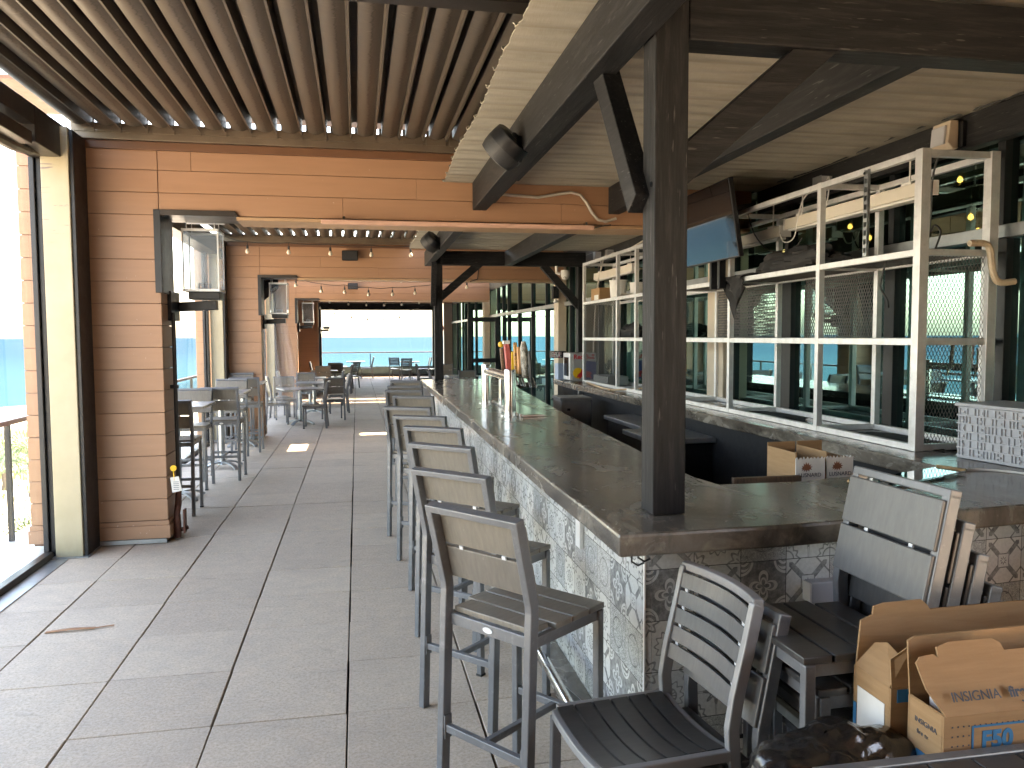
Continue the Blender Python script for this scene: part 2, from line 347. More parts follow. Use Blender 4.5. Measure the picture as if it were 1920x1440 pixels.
def tile():
    g = G('tile'); uvn = g.n('ShaderNodeUVMap'); mp = uvn.outputs[0]
    fl = g.n('ShaderNodeVectorMath', operation='FLOOR'); g.put(fl.inputs[0], mp)
    fr = g.n('ShaderNodeVectorMath', operation='FRACTION'); g.put(fr.inputs[0], mp)
    wn = g.n('ShaderNodeTexWhiteNoise', noise_dimensions='2D'); g.put(wn.inputs['Vector'], fl.outputs[0]); rid = wn.outputs['Value']
    sx = g.n('ShaderNodeSeparateXYZ'); g.put(sx.inputs[0], fr.outputs[0])
    m = g.math
    x = m('SUBTRACT', m('MULTIPLY', sx.outputs[0], 2), 1); y = m('SUBTRACT', m('MULTIPLY', sx.outputs[1], 2), 1)
    ax = m('ABSOLUTE', x); ay = m('ABSOLUTE', y); r = m('SQRT', m('ADD', m('MULTIPLY', x, x), m('MULTIPLY', y, y))); th = m('ARCTAN2', y, x)
    cx = m('SUBTRACT', 1.0, ax); cy = m('SUBTRACT', 1.0, ay); rc = m('SQRT', m('ADD', m('MULTIPLY', cx, cx), m('MULTIPLY', cy, cy))); tc = m('ARCTAN2', cy, cx)
    def cos(k, a=th, ph=0): return m('COSINE', m('ADD', m('MULTIPLY', a, k), ph))
    def lt(a, b): return m('LESS_THAN', a, b)
    def band(a, c, w): return lt(m('ABSOLUTE', m('SUBTRACT', a, c)), w)
    def mx(*a):
        o = a[0]
        for b in a[1:]: o = m('MAXIMUM', o, b)
        return o
    def xor(a, b): return m('ABSOLUTE', m('SUBTRACT', a, b))
    # A: many-petalled flower, corner scrolls
    pet = m('ADD', .40, m('MULTIPLY', cos(8), .17)); A = xor(lt(r, pet), lt(r, m('ADD', .25, m('MULTIPLY', cos(16), .08))))
    A = mx(A, band(rc, m('ADD', .52, m('MULTIPLY', cos(12, tc), .05)), .045), band(rc, .33, .03), band(m('MULTIPLY', ax, ay), .02, .008), lt(r, .07))
    # B: ringed wheel with lace
    Bp = mx(band(r, .30, .03), band(r, m('ADD', .55, m('MULTIPLY', cos(12), .07)), .04), m('MULTIPLY', lt(r, .27), m('GREATER_THAN', cos(12), .1)),
            band(rc, m('ADD', .45, m('MULTIPLY', cos(8, tc), .09)), .06), m('MULTIPLY', lt(rc, .28), m('GREATER_THAN', cos(8, tc), .3)))
    # C: dark ground with pale quatrefoil loops
    q = m('ADD', m('MULTIPLY', m('ABSOLUTE', cos(2)), .42), .14)
    Cc = m('SUBTRACT', 1.0, mx(band(r, q, .075), band(r, m('MULTIPLY', q, .55), .04), band(rc, .50, .05), m('MULTIPLY', lt(rc, .42), m('GREATER_THAN', m('SINE', m('ADD', m('MULTIPLY', rc, 26), m('MULTIPLY', tc, 4))), .1))))
    # D: star of folded squares
    d1 = m('ADD', ax, ay); mn = m('MINIMUM', ax, ay); mxx = m('MAXIMUM', ax, ay)
    D = mx(m('MULTIPLY', lt(m('ABSOLUTE', m('SUBTRACT', ax, ay)), .16), m('MULTIPLY', m('GREATER_THAN', mxx, .30), lt(mxx, .86))), band(mxx, .30, .025), m('MULTIPLY', lt(mxx, .28), xor(lt(r, m('ADD', .13, m('MULTIPLY', cos(8), .06))), lt(d1, .1))), band(d1, 1.36, .05))
    n = g.noise(mp, 9, 5, .7, 2.2)
    E4 = mx(band(n, .5, .035), band(n, .62, .02), m('MULTIPLY', band(r, .62, .03), 1.0))   # fern tracery
    val = A
    for k, p in ((.22,Bp),(.45,Cc),(.63,D),(.80,E4)):
        gt = m('GREATER_THAN', rid, k); val = m('ADD', m('MULTIPLY', val, m('SUBTRACT', 1.0, gt)), m('MULTIPLY', p, gt))
    wn2 = g.n('ShaderNodeTexWhiteNoise', noise_dimensions='2D'); off = g.n('ShaderNodeVectorMath', operation='ADD'); g.put(off.inputs[0], fl.outputs[0]); off.inputs[1].default_value = (7.3,3.1,0); g.put(wn2.inputs['Vector'], off.outputs[0])
    light = g.ramp(wn2.outputs['Value'], [(0,(.58,.61,.60)),(.5,(.66,.67,.65)),(1,(.74,.735,.69))])
    dark = g.ramp(wn2.outputs['Value'], [(0,(.13,.14,.145)),(.5,(.27,.275,.265)),(1,(.17,.17,.165))])
    worn = g.noise(mp, 6, 6, .7); vv = m('MULTIPLY', val, g.ramp(worn, [(.3,.45),(.6,1.0)]))
    sh2 = g.ramp(g.noise(mp, 14, 4, .6), [(.4,(.82,.82,.82)),(.6,(1,1,1))])
    c = g.mix(vv, light, dark); c = g.mix(.6, c, sh2, 'MULTIPLY')
    gr = mx(m('GREATER_THAN', ax, .985), m('GREATER_THAN', ay, .985)); c = g.mix(gr, c, (.10,.10,.095))
    M['tile'] = g.surf(g.pri(c, m('ADD', .16, m('MULTIPLY', worn, .12)), 0, g.bump(m('MULTIPLY', gr, -1.0), .3, .003), Specular_IOR_Level=.6))
mats()
M['greenpanel'] = simple('greenpanel', (.20,.27,.26), .35, var=.15, scale=3)
M['copperwood'] = simple('copperwood', (.24,.13,.08), .5, var=.4, scale=30)
M['handlered'] = simple('handlered', (.50,.10,.09), .45, var=.2, scale=30)
g = G('handleorange'); n = g.noise(g.co('Object', (1,1,.6)), 46, 3); M['handleorange'] = g.surf(g.pri(g.ramp(n, [(.40,(.52,.24,.05)),(.5,(.60,.33,.09)),(.58,(.16,.05,.03))]), .45))
M['handleplain'] = simple('handleplain', (.62,.30,.13), .45)
g = G('bark2'); n = g.noise(g.co('Object', (1,1,.5)), 40, 5, .7); M['bark2'] = g.surf(g.pri(g.ramp(n, [(.42,(.12,.11,.09)),(.55,(.52,.49,.43))]), .6))
M['silver'] = simple('silver', (.46,.47,.47), .35, .5)
g = G('printred'); n = g.noise(g.co('Object', (1,1,1)), 38, 2, .5); M['printred'] = g.surf(g.pri(g.ramp(n, [(.42,(.03,.03,.03)),(.47,(.62,.62,.62)),(.58,(.62,.62,.62)),(.61,(.5,.03,.05))]), .4))
M['bluecrate'] = simple('bluecrate', (.38,.47,.62), .5)
M['brasstube'] = simple('brasstube', (.62,.42,.25), .3, .6); M['brass'] = simple('brass', (.80,.66,.42), .18, .9)
M['creampipe'] = simple('creampipe', (.60,.50,.36), .5, var=.15, dust=((.35,.15,.04),.7), scale=12)
g = G('mirror'); M['mirror'] = g.surf(g.pri((.55,.56,.56), .05, 1.0, g.bump(g.noise(g.co('Object'), 3, 3), .05, .01)))
M['brownwood'] = simple('brownwood', (.10,.055,.03), .5, var=.4, stretch=(12,2,2))
M['rubber'] = simple('rubber', (.02,.02,.02), .7)
M['tablegrey'] = simple('tablegrey', (.30,.285,.265), .30, var=.10, scale=4)
M['sticker'] = simple('sticker', (.62,.64,.65), .3)
M['exitred'] = simple('exitred', (.50,.05,.04), .4)
M['darkgrille'] = simple('darkgrille', (.03,.031,.033), .55, var=.3, scale=200)
M['deadleaf'] = simple('deadleaf', (.40,.20,.10), .7, var=.4)
PEND = [(4.6,4.145,3.214),(4.6,3.998,2.848),(4.6,3.903,2.705),(4.6,3.81,2.726),(4.6,5.835,3.011),(4.6,5.479,2.84)]
LAMPP = [(6.3,10.2,3.2)]
SUN = (58, 75, 3.2); SKY = .15; EXPO = 4.05
LEAFPTS = [(-1.874,5.112,.004),(-1.73,5.116,.014),(-1.60,5.125,.007)]
# ================================================================== THE SETTING
WALLS = (7.2, 14.35, 22.7)
S = 0.61; PX0, PY0 = -1.90067, 3.70443
mb = MB(); prnd = random.Random(3)
for j in range(-13, 53):
    for i in range(-1, 11):
        x0 = PX0+i*S; y0 = PY0+j*S
        if y0 > 35.4: continue
        x1 = x0+S; lo = max(x0, -2.40)
        g1 = prnd.uniform(.0035, .0075); g2 = prnd.uniform(.0018, .0040); dz = prnd.uniform(-.0022, .0022); sx = prnd.uniform(-.002, .002)
        a, b, c, d = [dz+prnd.uniform(-.0012,.0012) for _ in range(4)]
        mb.hexa([(lo+g1+sx,y0+g2,-.05),(x1-g1+sx,y0+g2,-.05),(x1-g1+sx,y0+S-g2,-.05),(lo+g1+sx,y0+S-g2,-.05),
                 (lo+g1+sx,y0+g2,a),(x1-g1+sx,y0+g2,b),(x1-g1+sx,y0+S-g2,c),(lo+g1+sx,y0+S-g2,d)])
solo('deck_floor', None, None, (0,0,0), mb, M['paver'], 'W', kind='structure', bev=.002)
solo('deck_base', None, None, (0,0,-.5), MB().box(-3.05,4.6,-6,36.6,-.5,-.055), M['joint'], 'W', kind='structure')
solo('ledge', None, None, (-2.8,15,-.05), MB().box(-3.12,-2.505,-6,36.55,-.054,-.012), M['ledge'], 'W', kind='structure', bev=.01)
solo('metal_edging', None, None, (-2.4,4,0), MB().box(-2.428,-2.30,-5,6.80,.003,.007), M['steeldull'], 'W', kind='structure')

# ---- siding walls across the deck
def boards(mb, x0, x1, yf, z0, z1, joints=(), t=.022, axis='x'):
    k = 0; z = .2; rows = []
    while z-.187 > z0-.001: z -= .187
    while z < z1-.02:
        a, b = max(z, z0), min(z+.187, z1)
        if b-a > .03: rows.append((a, b))
        z += .187
    for n, (a, b) in enumerate(rows):
        cuts = [x0]+[q for q in (joints[n % len(joints)] if joints else ()) if x0+.1 < q < x1-.1]+[x1]
        for p, q in zip(cuts, cuts[1:]):
            if axis == 'x': mb.box(p+.0010, q-.0010, yf, yf+t, a+.0022, b-.0022)
            else: mb.box(yf-t, yf, p, q, a+.003, b-.003)
wall_label = ('orange brown siding wall nearest the camera, framing the first opening over the bar',
              'second siding wall across the deck, behind the first pair of hanging bulbs',
              'third siding wall across the deck, farthest before the end window',
              'siding wall beside and above the viewpoint, seen only in the shop window reflections')
for n, Y in enumerate(WALLS+(.02,)):
    t = thing('siding_wall', wall_label[n], 'wall', (-2.2,Y,0), 'W', 'siding walls across the deck')
    mb = MB(); boards(mb, -2.715, -1.63, Y, .20, 3.38, ((),)); boards(mb, Y+.0235, Y+.40, -1.63, .20, 2.815, (), .022, 'y')
    boards(mb, -2.715, -1.66, Y+.378, .2, 3.38, ((),))
    part(t, 'pillar', mb, M['siding'], bev=.003)
    mb = MB(); jn = ((), (.58,), (1.05,), (-.1,2.2), (.75,), (-1.36,))
    boards(mb, -1.627, 3.82, Y, 2.82, 3.38, ((-.1,1.9), (.55,2.7), (-1.36,1.4)) if n == 0 else ((.4,),(-.6,2.1),(1.3,)))
    boards(mb, -1.627, 3.82, Y+.378, 2.82, 3.38, ((),))
    part(t, 'lintel', mb, M['siding'], bev=.003)
    part(t, 'core', MB().box(-2.70,-1.655,Y+.016,Y+.384,.02,3.385).box(-1.655,3.815,Y+.016,Y+.384,2.83,3.385), M['brown'])
    mb = MB(); mb.box(-2.735,-1.612,Y-.018,Y+.415,.045,.158).box(-2.725,-1.62,Y-.009,Y+.41,.158,.198)
    part(t, 'base_trim', mb, M['siding'], bev=.004)
    part(t, 'soffit_trim', MB().box(-1.0,3.8,Y-.012,Y+.41,2.786,2.815), M['tantrim'], bev=.003)
    mb = MB(); mb.box(-1.668,-1.612,Y-.028,Y+.42,2.16,2.862)
    part(t, 'corner_frame', mb, M['black'], bev=.003)
    mb = MB(); mb.prism([(-1.612,2.815),(-.98,2.815),(-1.01,2.862),(-1.612,2.862)], Y-.028, Y+.42, 1)
    part(t, 'head_frame', mb, M['darkbronze'], bev=.003)
    part(t, 'flashing', MB().box(-2.3,3.6,Y-.035,Y-.001,3.352,3.418), M['brown'], bev=.003)
    part(t, 'sun_block_cap', MB().box(-2.9,4.2,Y-.30,Y+.72,3.80,3.83).box(3.83,4.2,Y-.3,Y+.72,3.40,3.80), M['brown'])  # cap added over each wall to stop sun entering the louvre end gaps
    part(t, 'base_flashing', MB().box(-2.22,-1.64,Y-.03,Y+.3,.008,.043), M['steeldull'])

# ---- cream columns either side of each wall, on the open edge of the deck
cnt = 0; names = []
col_lab = ['cream steel column with dark scuff marks near its top, left of the first siding wall',
           'cream steel column just behind the first siding wall', 'cream steel column at the far end of the second bay, before the second siding wall',
           'cream steel column behind the second siding wall beside the plastic drape', 'cream steel column right before the third siding wall',
           'cream steel column just behind the third siding wall']
for n, Y in enumerate(WALLS):
    for k, (a, b) in enumerate(((Y-.35, Y-.02), (Y+.44, Y+.80))):
        t = thing('steel_column', col_lab[2*n+k], 'column', (-2.31,a,0), 'W', 'cream columns along the open side')
        part(t, 'shaft', MB().box(-2.41,-2.205,a,b,0,3.44), M['cream'], bev=.006)
        mb = MB(); mb.box(-2.203,-2.175,a+.02,b,.0,3.42)
        part(t, 'edge_channel', mb, M['black'], bev=.003)
        part(t, 'base_plate', MB().box(-2.43,-2.16,a-.03,b,.004,.012), M['steeldull'])

# ---- clear screens in the openings on the left
bays = ((-3.4, 6.86, 6.98), (8.02, 13.98, 8.0), (15.2, 22.3, 15.2))
scr_lab = ('clear vinyl screen in the nearest opening left of the siding wall, sea behind it', 'clear vinyl screen beside the high tables in the second bay',
           'clear vinyl screen of the third bay, behind the hanging plastic drape')
for n, (a, b, _) in enumerate(bays):
    t = thing('clear_screen', scr_lab[n], 'screen', (-2.46,(a+b)/2,0), 'W', 'clear screens along the left side')
    part(t, 'sheet', MB().poly and (lambda m: (m.sheet([[(-2.470+.006*math.sin(y*1.7+z*2.1)+.004*math.sin(y*5.3),y,z) for z in [.05+i*.2 for i in range(17)]] for y in [a+(b-a)*k/40 for k in range(41)]]), m)[1])(MB()), M['vinyl'], smooth=True)
    e1 = 7.0 if n == 0 else b+.0
    mb = MB(); mb.box(-2.505,-2.465,e1-.13,e1,.03,3.2).box(-2.462,-2.425,e1-.10,e1+.01,.0,3.2)
    part(t, 'track', mb, M['black'], bev=.004)
    if n: part(t, 'track', MB().box(-2.505,-2.425,a-.02,a+.08,.0,3.2), M['black'], bev=.004)
    part(t, 'sill', MB().box(-2.50,-2.432,a,e1-.13,.0,.055), M['darkbronze'], bev=.005)
    mb = MB()
    if n == 0:
        mb.box(-2.50,-2.26,6.36,7.15,3.20,3.465).box(-2.50,-2.26,a,6.36,3.325,3.465).box(-2.50,-2.26,a,6.30,3.17,3.262)
        mb.tube([(-2.40,-1,3.17),(-2.40,5.9,3.165),(-2.40,6.3,3.17),(-2.40,6.6,3.19),(-2.40,6.88,3.225)], [.05,.05,.048,.035,.015], 10)
    else: mb.box(-2.50,-2.26,a-.3,b+.3,3.18,3.465)
    part(t, 'header', mb, M['darkbronze'], bev=.006)

# ---- louvred roofs
def louver_mb(x, y0, y1):
    L = .207; pr = [(.040,.130),(.041,.030)]
    for k in range(9):
        q = k/8; pr.append((.043+.139*q, .026-.030*math.sin(PI*(.12+.80*q))+.006*q))
    pr += [(.186,.010),(.189,-.012),(.203,-.014),(.205,.110),(.216,.118),(.252,.122),(.254,.130)]
    m = MB(); m.prism([(x+a, 3.512+b) for a, b in pr], y0, y1, 1); return m
roof_lab = ('bronze louvred roof panel over the near bay, water stained blades', 'bronze louvred roof panel over the second bay of the deck')
for n, (y0, y1) in enumerate(((3.98, 7.06), (7.72, 14.21))):
    t = thing('louvered_roof', roof_lab[n], 'roof', (-.7,y0,3.5), 'W', 'louvred roofs over the deck')
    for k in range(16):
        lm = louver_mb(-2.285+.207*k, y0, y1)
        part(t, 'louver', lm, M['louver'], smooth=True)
    part(t, 'end_beam', MB().box(-2.25,3.9,y0-.16,y0-.02,3.385,3.60) if n == 0 else MB().box(-2.25,3.9,y0-.10,y0-.02,3.45,3.60), M['darkbronze'], bev=.004)
    part(t, 'gutter_beam', MB().box(-2.25,3.75,WALLS[n]-.075,WALLS[n]-.001,3.42,3.492), M['bronze'], bev=.004)
    mb = MB()
    for k in range(16):
        xx = -2.285+.207*k; mb.box(xx+.022,xx+.200,WALLS[n]-.085,WALLS[n]-.076,3.475,3.60); mb.cyl((xx+.13,WALLS[n]-.09,3.484),(xx+.13,WALLS[n]-.084,3.484),.006,8)
    mb.box(-2.25,1.05,WALLS[n]-.0755,WALLS[n]-.070,3.4925,3.552)
    part(t, 'pivot_rail', mb, M['bronze'])
    if n == 1: part(t, 'closed_panel', MB().box(1.38,4.2,13.25,y1,3.60,3.64).box(.80,4.2,y0-.1,13.25,3.645,3.68), M['darkbronze'])
    if n == 0: part(t, 'closed_panel', MB().box(.86,4.2,4.05,y1,3.58,3.62), M['darkbronze'])
t = thing('canopy_roof', 'flat dark roof panels closing the deck roof behind and beyond the louvres', 'roof', (0,0,3.6), 'W')
mb = MB(); mb.box(-2.5,4.2,-3.8,4.05,3.62,3.70); part(t, 'near_panel', mb, M['darkbronze'])
mb = MB()
mb.box(-2.5,4.2,15.35,22.25,3.50,3.58).box(-2.5,2.15,14.70,15.35,3.50,3.58).box(2.75,4.2,14.70,15.35,3.50,3.58)
mb.box(-2.5,4.2,23.55,35.6,3.50,3.58).box(-2.5,4.2,23.12,23.36,3.50,3.58)
part(t, 'far_panel', mb, M['darkbronze'])

# ---- corrugated ceiling over the bar
def corr(name, lab, v0, v1):
    m = MB(); rows = []; n = int((v1-v0)/.0125)
    def prof(v):
        q = (v/.30) % 1.0
        big = .040*(1-q/.80)**1.4 if q < .80 else .040*((q-.80)/.20)
        return big+.0035*math.sin(v*2*PI/.10)
    for i in range(n+1):
        v = v0+(v1-v0)*i/n; q = (v/.30) % 1.0
        ue = -.165+.012*math.sin(v*3.1)-.020*q+rnd.uniform(-.004,.004)
        rows.append([(ue+(3.02-ue)*k/6, v, 3.165+prof(v)) for k in range(7)])
    m.sheet(rows)
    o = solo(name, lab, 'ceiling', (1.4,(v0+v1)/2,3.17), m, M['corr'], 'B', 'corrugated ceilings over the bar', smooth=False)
    s = o.modifiers.new('thick', 'SOLIDIFY'); s.thickness = .006; s.offset = 1
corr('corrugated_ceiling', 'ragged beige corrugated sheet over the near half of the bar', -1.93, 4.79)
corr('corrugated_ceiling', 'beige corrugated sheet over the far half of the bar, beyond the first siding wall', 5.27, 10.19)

# ---- charcoal timber frame
def timber(name, lab, base, mb, mat, cat='beam', group=None, bev=.006): return solo(name, lab, cat, base, mb, M[mat], 'B', group, bev)
GB = 'charcoal beams above the bar'
for n, (vp, lab) in enumerate(((.49, 'thick charcoal timber post standing on the near corner of the bar'), (10.36, 'charcoal timber post standing on the far end of the bar'))):
    t = thing('timber_post', lab, 'post', (.29,vp+.065,1.072), 'B', 'timber posts on the bar')
    zt = 3.16 if n == 0 else 3.2
    part(t, 'shaft', MB().box(.222,.357,vp,vp+.135,1.072,zt), M['timberZ'], bev=.005)
    sg = 1 if n == 0 else -1; w = vp+.135 if n == 0 else vp
    mb = MB(); a = Vector((.205, vp+.0675+sg*.05, 2.32)); b = Vector((.19, vp+.0675+sg*.46, 2.93)); mb.beam(a, b, .085, .105, ext=.03)
    part(t, 'brace', mb, M['timberY'], bev=.004)
    mb = MB(); mb.beam((.335,vp+.07,2.42),(.965,vp+.07,2.96),.085,.125, (0,0,1), .03)
    part(t, 'brace', mb, M['timberX'], bev=.004)
    mb = MB()
    for q in range(3): mb.cyl((.2215,vp+.05,2.95+.07*q),(.217,vp+.05,2.95+.07*q),.007,8)
    mb.cyl((.2215,vp+.03,2.36),(.218,vp+.03,2.36),.011,8)
    part(t, 'screw', mb, M['steel'])
timber('side_beam', 'long charcoal beam carrying the round black speaker, running to the first siding wall', (.16,2.6,3.0), MB().box(.088,.215,-1.90,4.70,2.91,3.158), 'timberY', group=GB)
timber('side_beam', 'charcoal beam above the bar edge past the first siding wall, ending at the far post', (.16,8,3.0), MB().box(.088,.205,5.24,10.62,2.93,3.158), 'timberY', group=GB)
timber('middle_beam', 'charcoal beam over the back of the near bar, behind the diagonal brace', (1.42,2.7,3.0), MB().box(1.372,1.482,.645,4.74,2.91,3.158), 'timberY', group=GB)
timber('middle_beam', 'charcoal beam over the back of the far bar, meeting the far cross beam', (1.42,7.7,3.0), MB().box(1.372,1.482,5.24,10.34,2.92,3.158), 'timberY', group=GB)
timber('cross_beam', 'heavy black cross beam at the top right, running from the thick post to the shop front', (1.6,.57,3.0), MB().box(.36,2.98,.495,.635,2.905,3.128), 'timberX', group=GB)
timber('cross_beam', 'black cross beam between the two far posts behind the taps', (1.5,10.42,3.0), MB().box(.335,2.75,10.355,10.49,2.93,3.16), 'timberX', group=GB)
timber('ledger_board', 'charcoal ledger board fixed along the top of the shop windows', (2.93,5,3.0), MB().box(2.875,2.965,-1.9,4.74,2.945,3.16).box(2.875,2.965,5.24,10.8,2.945,3.16), 'timberY', group=GB)
t = thing('timber_post', 'slim charcoal post at the right end of the far cross beam, by the shop windows', 'post', (2.69,10.42,0), 'B', 'timber posts on the bar')
part(t, 'shaft', MB().box(2.62,2.745,10.36,10.485,0,2.928), M['timberZ'], bev=.005)
part(t, 'brace', MB().beam((2.64,10.42,2.28),(2.05,10.42,2.93),.085,.12,ext=.03), M['timberX'], bev=.004)
solo('packing_strip', 'thin grey packing board nailed along the right side of the long speaker beam', 'board', (.235,3,2.92), MB().box(.217,.262,1.25,3.4,2.925,3.0).box(.217,.262,3.42,4.5,2.945,3.0), M['timberY'], 'B', bev=.003)

# ---- shop front
t = thing('glass_facade', 'long dark glass shop front behind the bar, reflecting the sea', 'facade', (3.0,8,0), 'B')
MV = [-2.2,-.6,.6,1.83,2.85,4.32,5.45,5.9,7.0,8.1,9.15,10.3,11.72,12.18,13.1,14.23,15.72,17.35,18.86,19.7,20.62,23.1,25.4,27.4,29.3,31.2,33.3]
wide = {4.32:.19, 1.83:.12, 2.85:.11, 20.62:.16}
mb = MB()
for v in MV:
    w = wide.get(v, .062); part(t, 'mullion', MB().box(2.95,3.06,v-w/2,v+w/2,0,2.358).box(2.95,3.06,v-.03,v+.03,2.442,3.2), M['black'], bev=.003)
part(t, 'transom', MB().box(2.942,3.062,-2.2,33.3,2.36,2.44), M['steeldull'], bev=.004)
part(t, 'sill', MB().box(2.945,3.065,-2.2,33.3,0,.10), M['black'])
part(t, 'head', MB().box(2.97,3.10,-2.2,33.3,3.2,3.6), M['black'])
for a, b in zip(MV, MV[1:]):
    for z0, z1 in ((.10,2.36),(2.44,3.2)):
        m = MB(); tl = rnd.uniform(-.0015,.0015); m.poly([(3.0+tl,a,z0),(3.0+tl,b,z0),(3.0-tl,b,z1),(3.0-tl,a,z1)]); part(t, 'pane', m, M['shopglass'])
for a, b in ((2.9,4.2),(.66,1.77),(9.2,10.27),(14.3,15.65)):       # inner sash frames of the sliding leaves
    m = MB(); m.box(3.015,3.05,a+.05,a+.13,.1,2.36).box(3.015,3.05,b-.13,b-.05,.1,2.36).box(3.015,3.05,a+.13,b-.13,.1,.2).box(3.015,3.05,a+.13,b-.13,2.27,2.36); part(t, 'sash', m, M['steeldull'], bev=.003)
fc = ('beige square pillar of the shop front, half hidden behind the thick post and television', 'beige square pillar of the shop front, right of the beer taps', 'beige pillar of the shop front beside the black glass door', 'beige pillar at the far end of the shop front next to the exit sign')
for n, (v, u0, w) in enumerate(((5.62,2.86,.40),(12.75,2.82,.36),(22.4,2.80,.4),(33.4,2.6,.3))):
    solo('facade_pillar', fc[n], 'pillar', (u0,v,0), MB().box(u0,2.99,v-w/2,v+w/2,0,2.94 if n < 1 else 3.3), M['beige'], 'B', 'beige pillars of the shop front', bev=.008)
t = thing('glass_door', 'black framed glass door standing open beside the shop front at the third wall', 'door', (2.5,20.2,0), 'B')
u0, u1, vd = 2.02, 2.94, 20.25
part(t, 'frame', MB().box(u0,u0+.11,vd,vd+.06,0,2.33).box(u1-.11,u1,vd,vd+.06,0,2.33).box(u0+.11,u1-.11,vd,vd+.06,2.2,2.33).box(u0+.11,u1-.11,vd,vd+.06,0,.25), M['black'], bev=.003)
m = MB(); m.poly([(u0+.11,vd+.03,.25),(u1-.11,vd+.03,.25),(u1-.11,vd+.03,2.2),(u0+.11,vd+.03,2.2)]); part(t, 'pane', m, M['clear'])
part(t, 'push_bar', MB().box(u0+.11,u1-.11,vd-.04,vd,1.02,1.14), M['black'], bev=.004)
# dark room behind the glass
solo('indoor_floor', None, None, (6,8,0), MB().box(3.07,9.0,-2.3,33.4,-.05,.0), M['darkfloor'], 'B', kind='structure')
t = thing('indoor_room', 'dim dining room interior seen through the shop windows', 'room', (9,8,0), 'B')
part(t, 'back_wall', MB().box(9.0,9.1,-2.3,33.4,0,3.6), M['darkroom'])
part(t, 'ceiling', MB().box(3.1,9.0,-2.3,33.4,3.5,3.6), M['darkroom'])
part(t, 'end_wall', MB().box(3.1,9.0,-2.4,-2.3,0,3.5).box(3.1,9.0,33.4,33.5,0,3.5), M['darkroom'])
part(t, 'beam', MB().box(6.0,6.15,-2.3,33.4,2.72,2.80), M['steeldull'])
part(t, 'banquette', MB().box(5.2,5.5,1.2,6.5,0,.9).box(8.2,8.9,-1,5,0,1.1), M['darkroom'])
pl = ('uppermost glowing filament bulb behind the window at the right end of the shelf rack', 'glowing filament bulb a little below the uppermost one at the right end of the rack',
      'lower left glowing filament bulb of the close pair at the right end of the rack', 'lower right glowing filament bulb of the close pair at the right end of the rack', 'left glowing filament bulb seen between the middle uprights of the rack', 'lower right glowing filament bulb next to the slotted strut')
for n, (u, v, z) in enumerate(PEND):
    t = thing('pendant_bulb', pl[n], 'pendant lamp', (u,v,z), 'B', 'pendant bulbs indoors')
    m = MB(); m.lathe([(.0,-.055),(.03,-.048),(.052,-.015),(.05,.015),(.026,.05),(.018,.07)], (u,v,z), 14); bb = part(t, 'bulb', m, M['bulbglass'], smooth=True); fm = MB(); fm.lathe([(.0,-.03),(.022,-.018),(.026,.0),(.018,.022),(.0,.035)], (u,v,z), 10); part(t, 'filament', fm, M['bulbwarm'], bb, smooth=True)
    part(t, 'socket', MB().cyl((u,v,z+.07),(u,v,z+.12),.018,10), M['black']); part(t, 'cord', MB().cyl((u,v,z+.12),(u,v,3.5),.004,6), M['cable'])
solo('wall_lamp', 'long glowing yellow lamp deep in the dining room, seen above the black cloth bundle', 'lamp', LAMPP[0], MB().box(LAMPP[0][0],LAMPP[0][0]+.05,LAMPP[0][1]-.35,LAMPP[0][1]+.35,LAMPP[0][2]-.06,LAMPP[0][2]+.06), M['bulbwarm'], 'B', bev=.01)

# ---- far end of the deck
YE = 35.5
t = thing('end_wall', 'siding wall with a wide clear window at the far end of the deck', 'wall', (0,YE,0), 'W')
mb = MB(); boards(mb, -2.84, -1.62, YE, .15, 3.6, ((),)); boards(mb, -1.62, 4.3, YE, 3.27, 3.6, ((),)); part(t, 'siding', mb, M['siding'], bev=.003)
part(t, 'core', MB().box(-2.82,-1.65,YE+.016,YE+.3,0,3.6).box(-1.65,4.3,YE+.016,YE+.3,3.28,3.6), M['brown'])
mb = MB(); mb.box(-1.618,3.75,YE-.05,YE+.25,2.96,3.268).box(-1.618,-1.50,YE-.03,YE+.2,.10,2.96).box(3.35,3.75,YE-.03,YE+.2,.10,2.96).box(-1.618,3.75,YE-.03,YE+.2,.0,.10)
part(t, 'window_frame', mb, M['black'], bev=.005)
m = MB(); m.sheet([[(x,YE+.05+.004*math.sin(x*6)+.004*math.sin(x*2.3+z),z) for z in (.1,.6,1.1,1.6,2.1,2.6,2.96)] for x in [-1.5+4.85*k/24 for k in range(25)]]); part(t, 'sheet', m, M['vinyl'], smooth=True)
part(t, 'lower_panel', MB().box(-1.5,3.35,YE+.08,YE+.10,.10,.46), M['greenpanel'])

mb = MB()
for k in range(17): mb.box(-2.522,-2.50,23.52,35.45,.2+.187*k+.003,.2+.187*(k+1)-.003)
t = thing('siding_wall', 'unseen siding side wall near the end window, added to darken the far floor', 'wall', (-2.5,29.5,0), 'W', 'siding walls across the deck')
part(t, 'siding', mb, M['siding']); part(t, 'core', MB().box(-2.7,-2.525,23.52,35.45,0,3.5), M['brown'])  # unseen wall, added so less light reaches the far floor from the left
YB = -3.4  # unseen wall added behind the camera to cut light from the rear
t = thing('siding_wall', 'plain siding wall added behind the viewpoint to cut the light, seen only in reflections', 'wall', (0,YB,0), 'W', 'siding walls across the deck')
part(t, 'core', MB().box(-2.84,4.2,YB-.3,YB-.03,0,3.61), M['brown']); mb = MB()
for k in range(18): mb.box(-2.84,4.2,YB-.03,YB-.008,.2+.187*k+.003,.2+.187*(k+1)-.003)
part(t, 'siding', mb, M['brown']); part(t, 'light_block_panel', MB().box(-2.60,-2.52,YB,.0,0,3.5), M['brown'])  # opaque panel added out of view, keeps left light off camera-facing surfaces
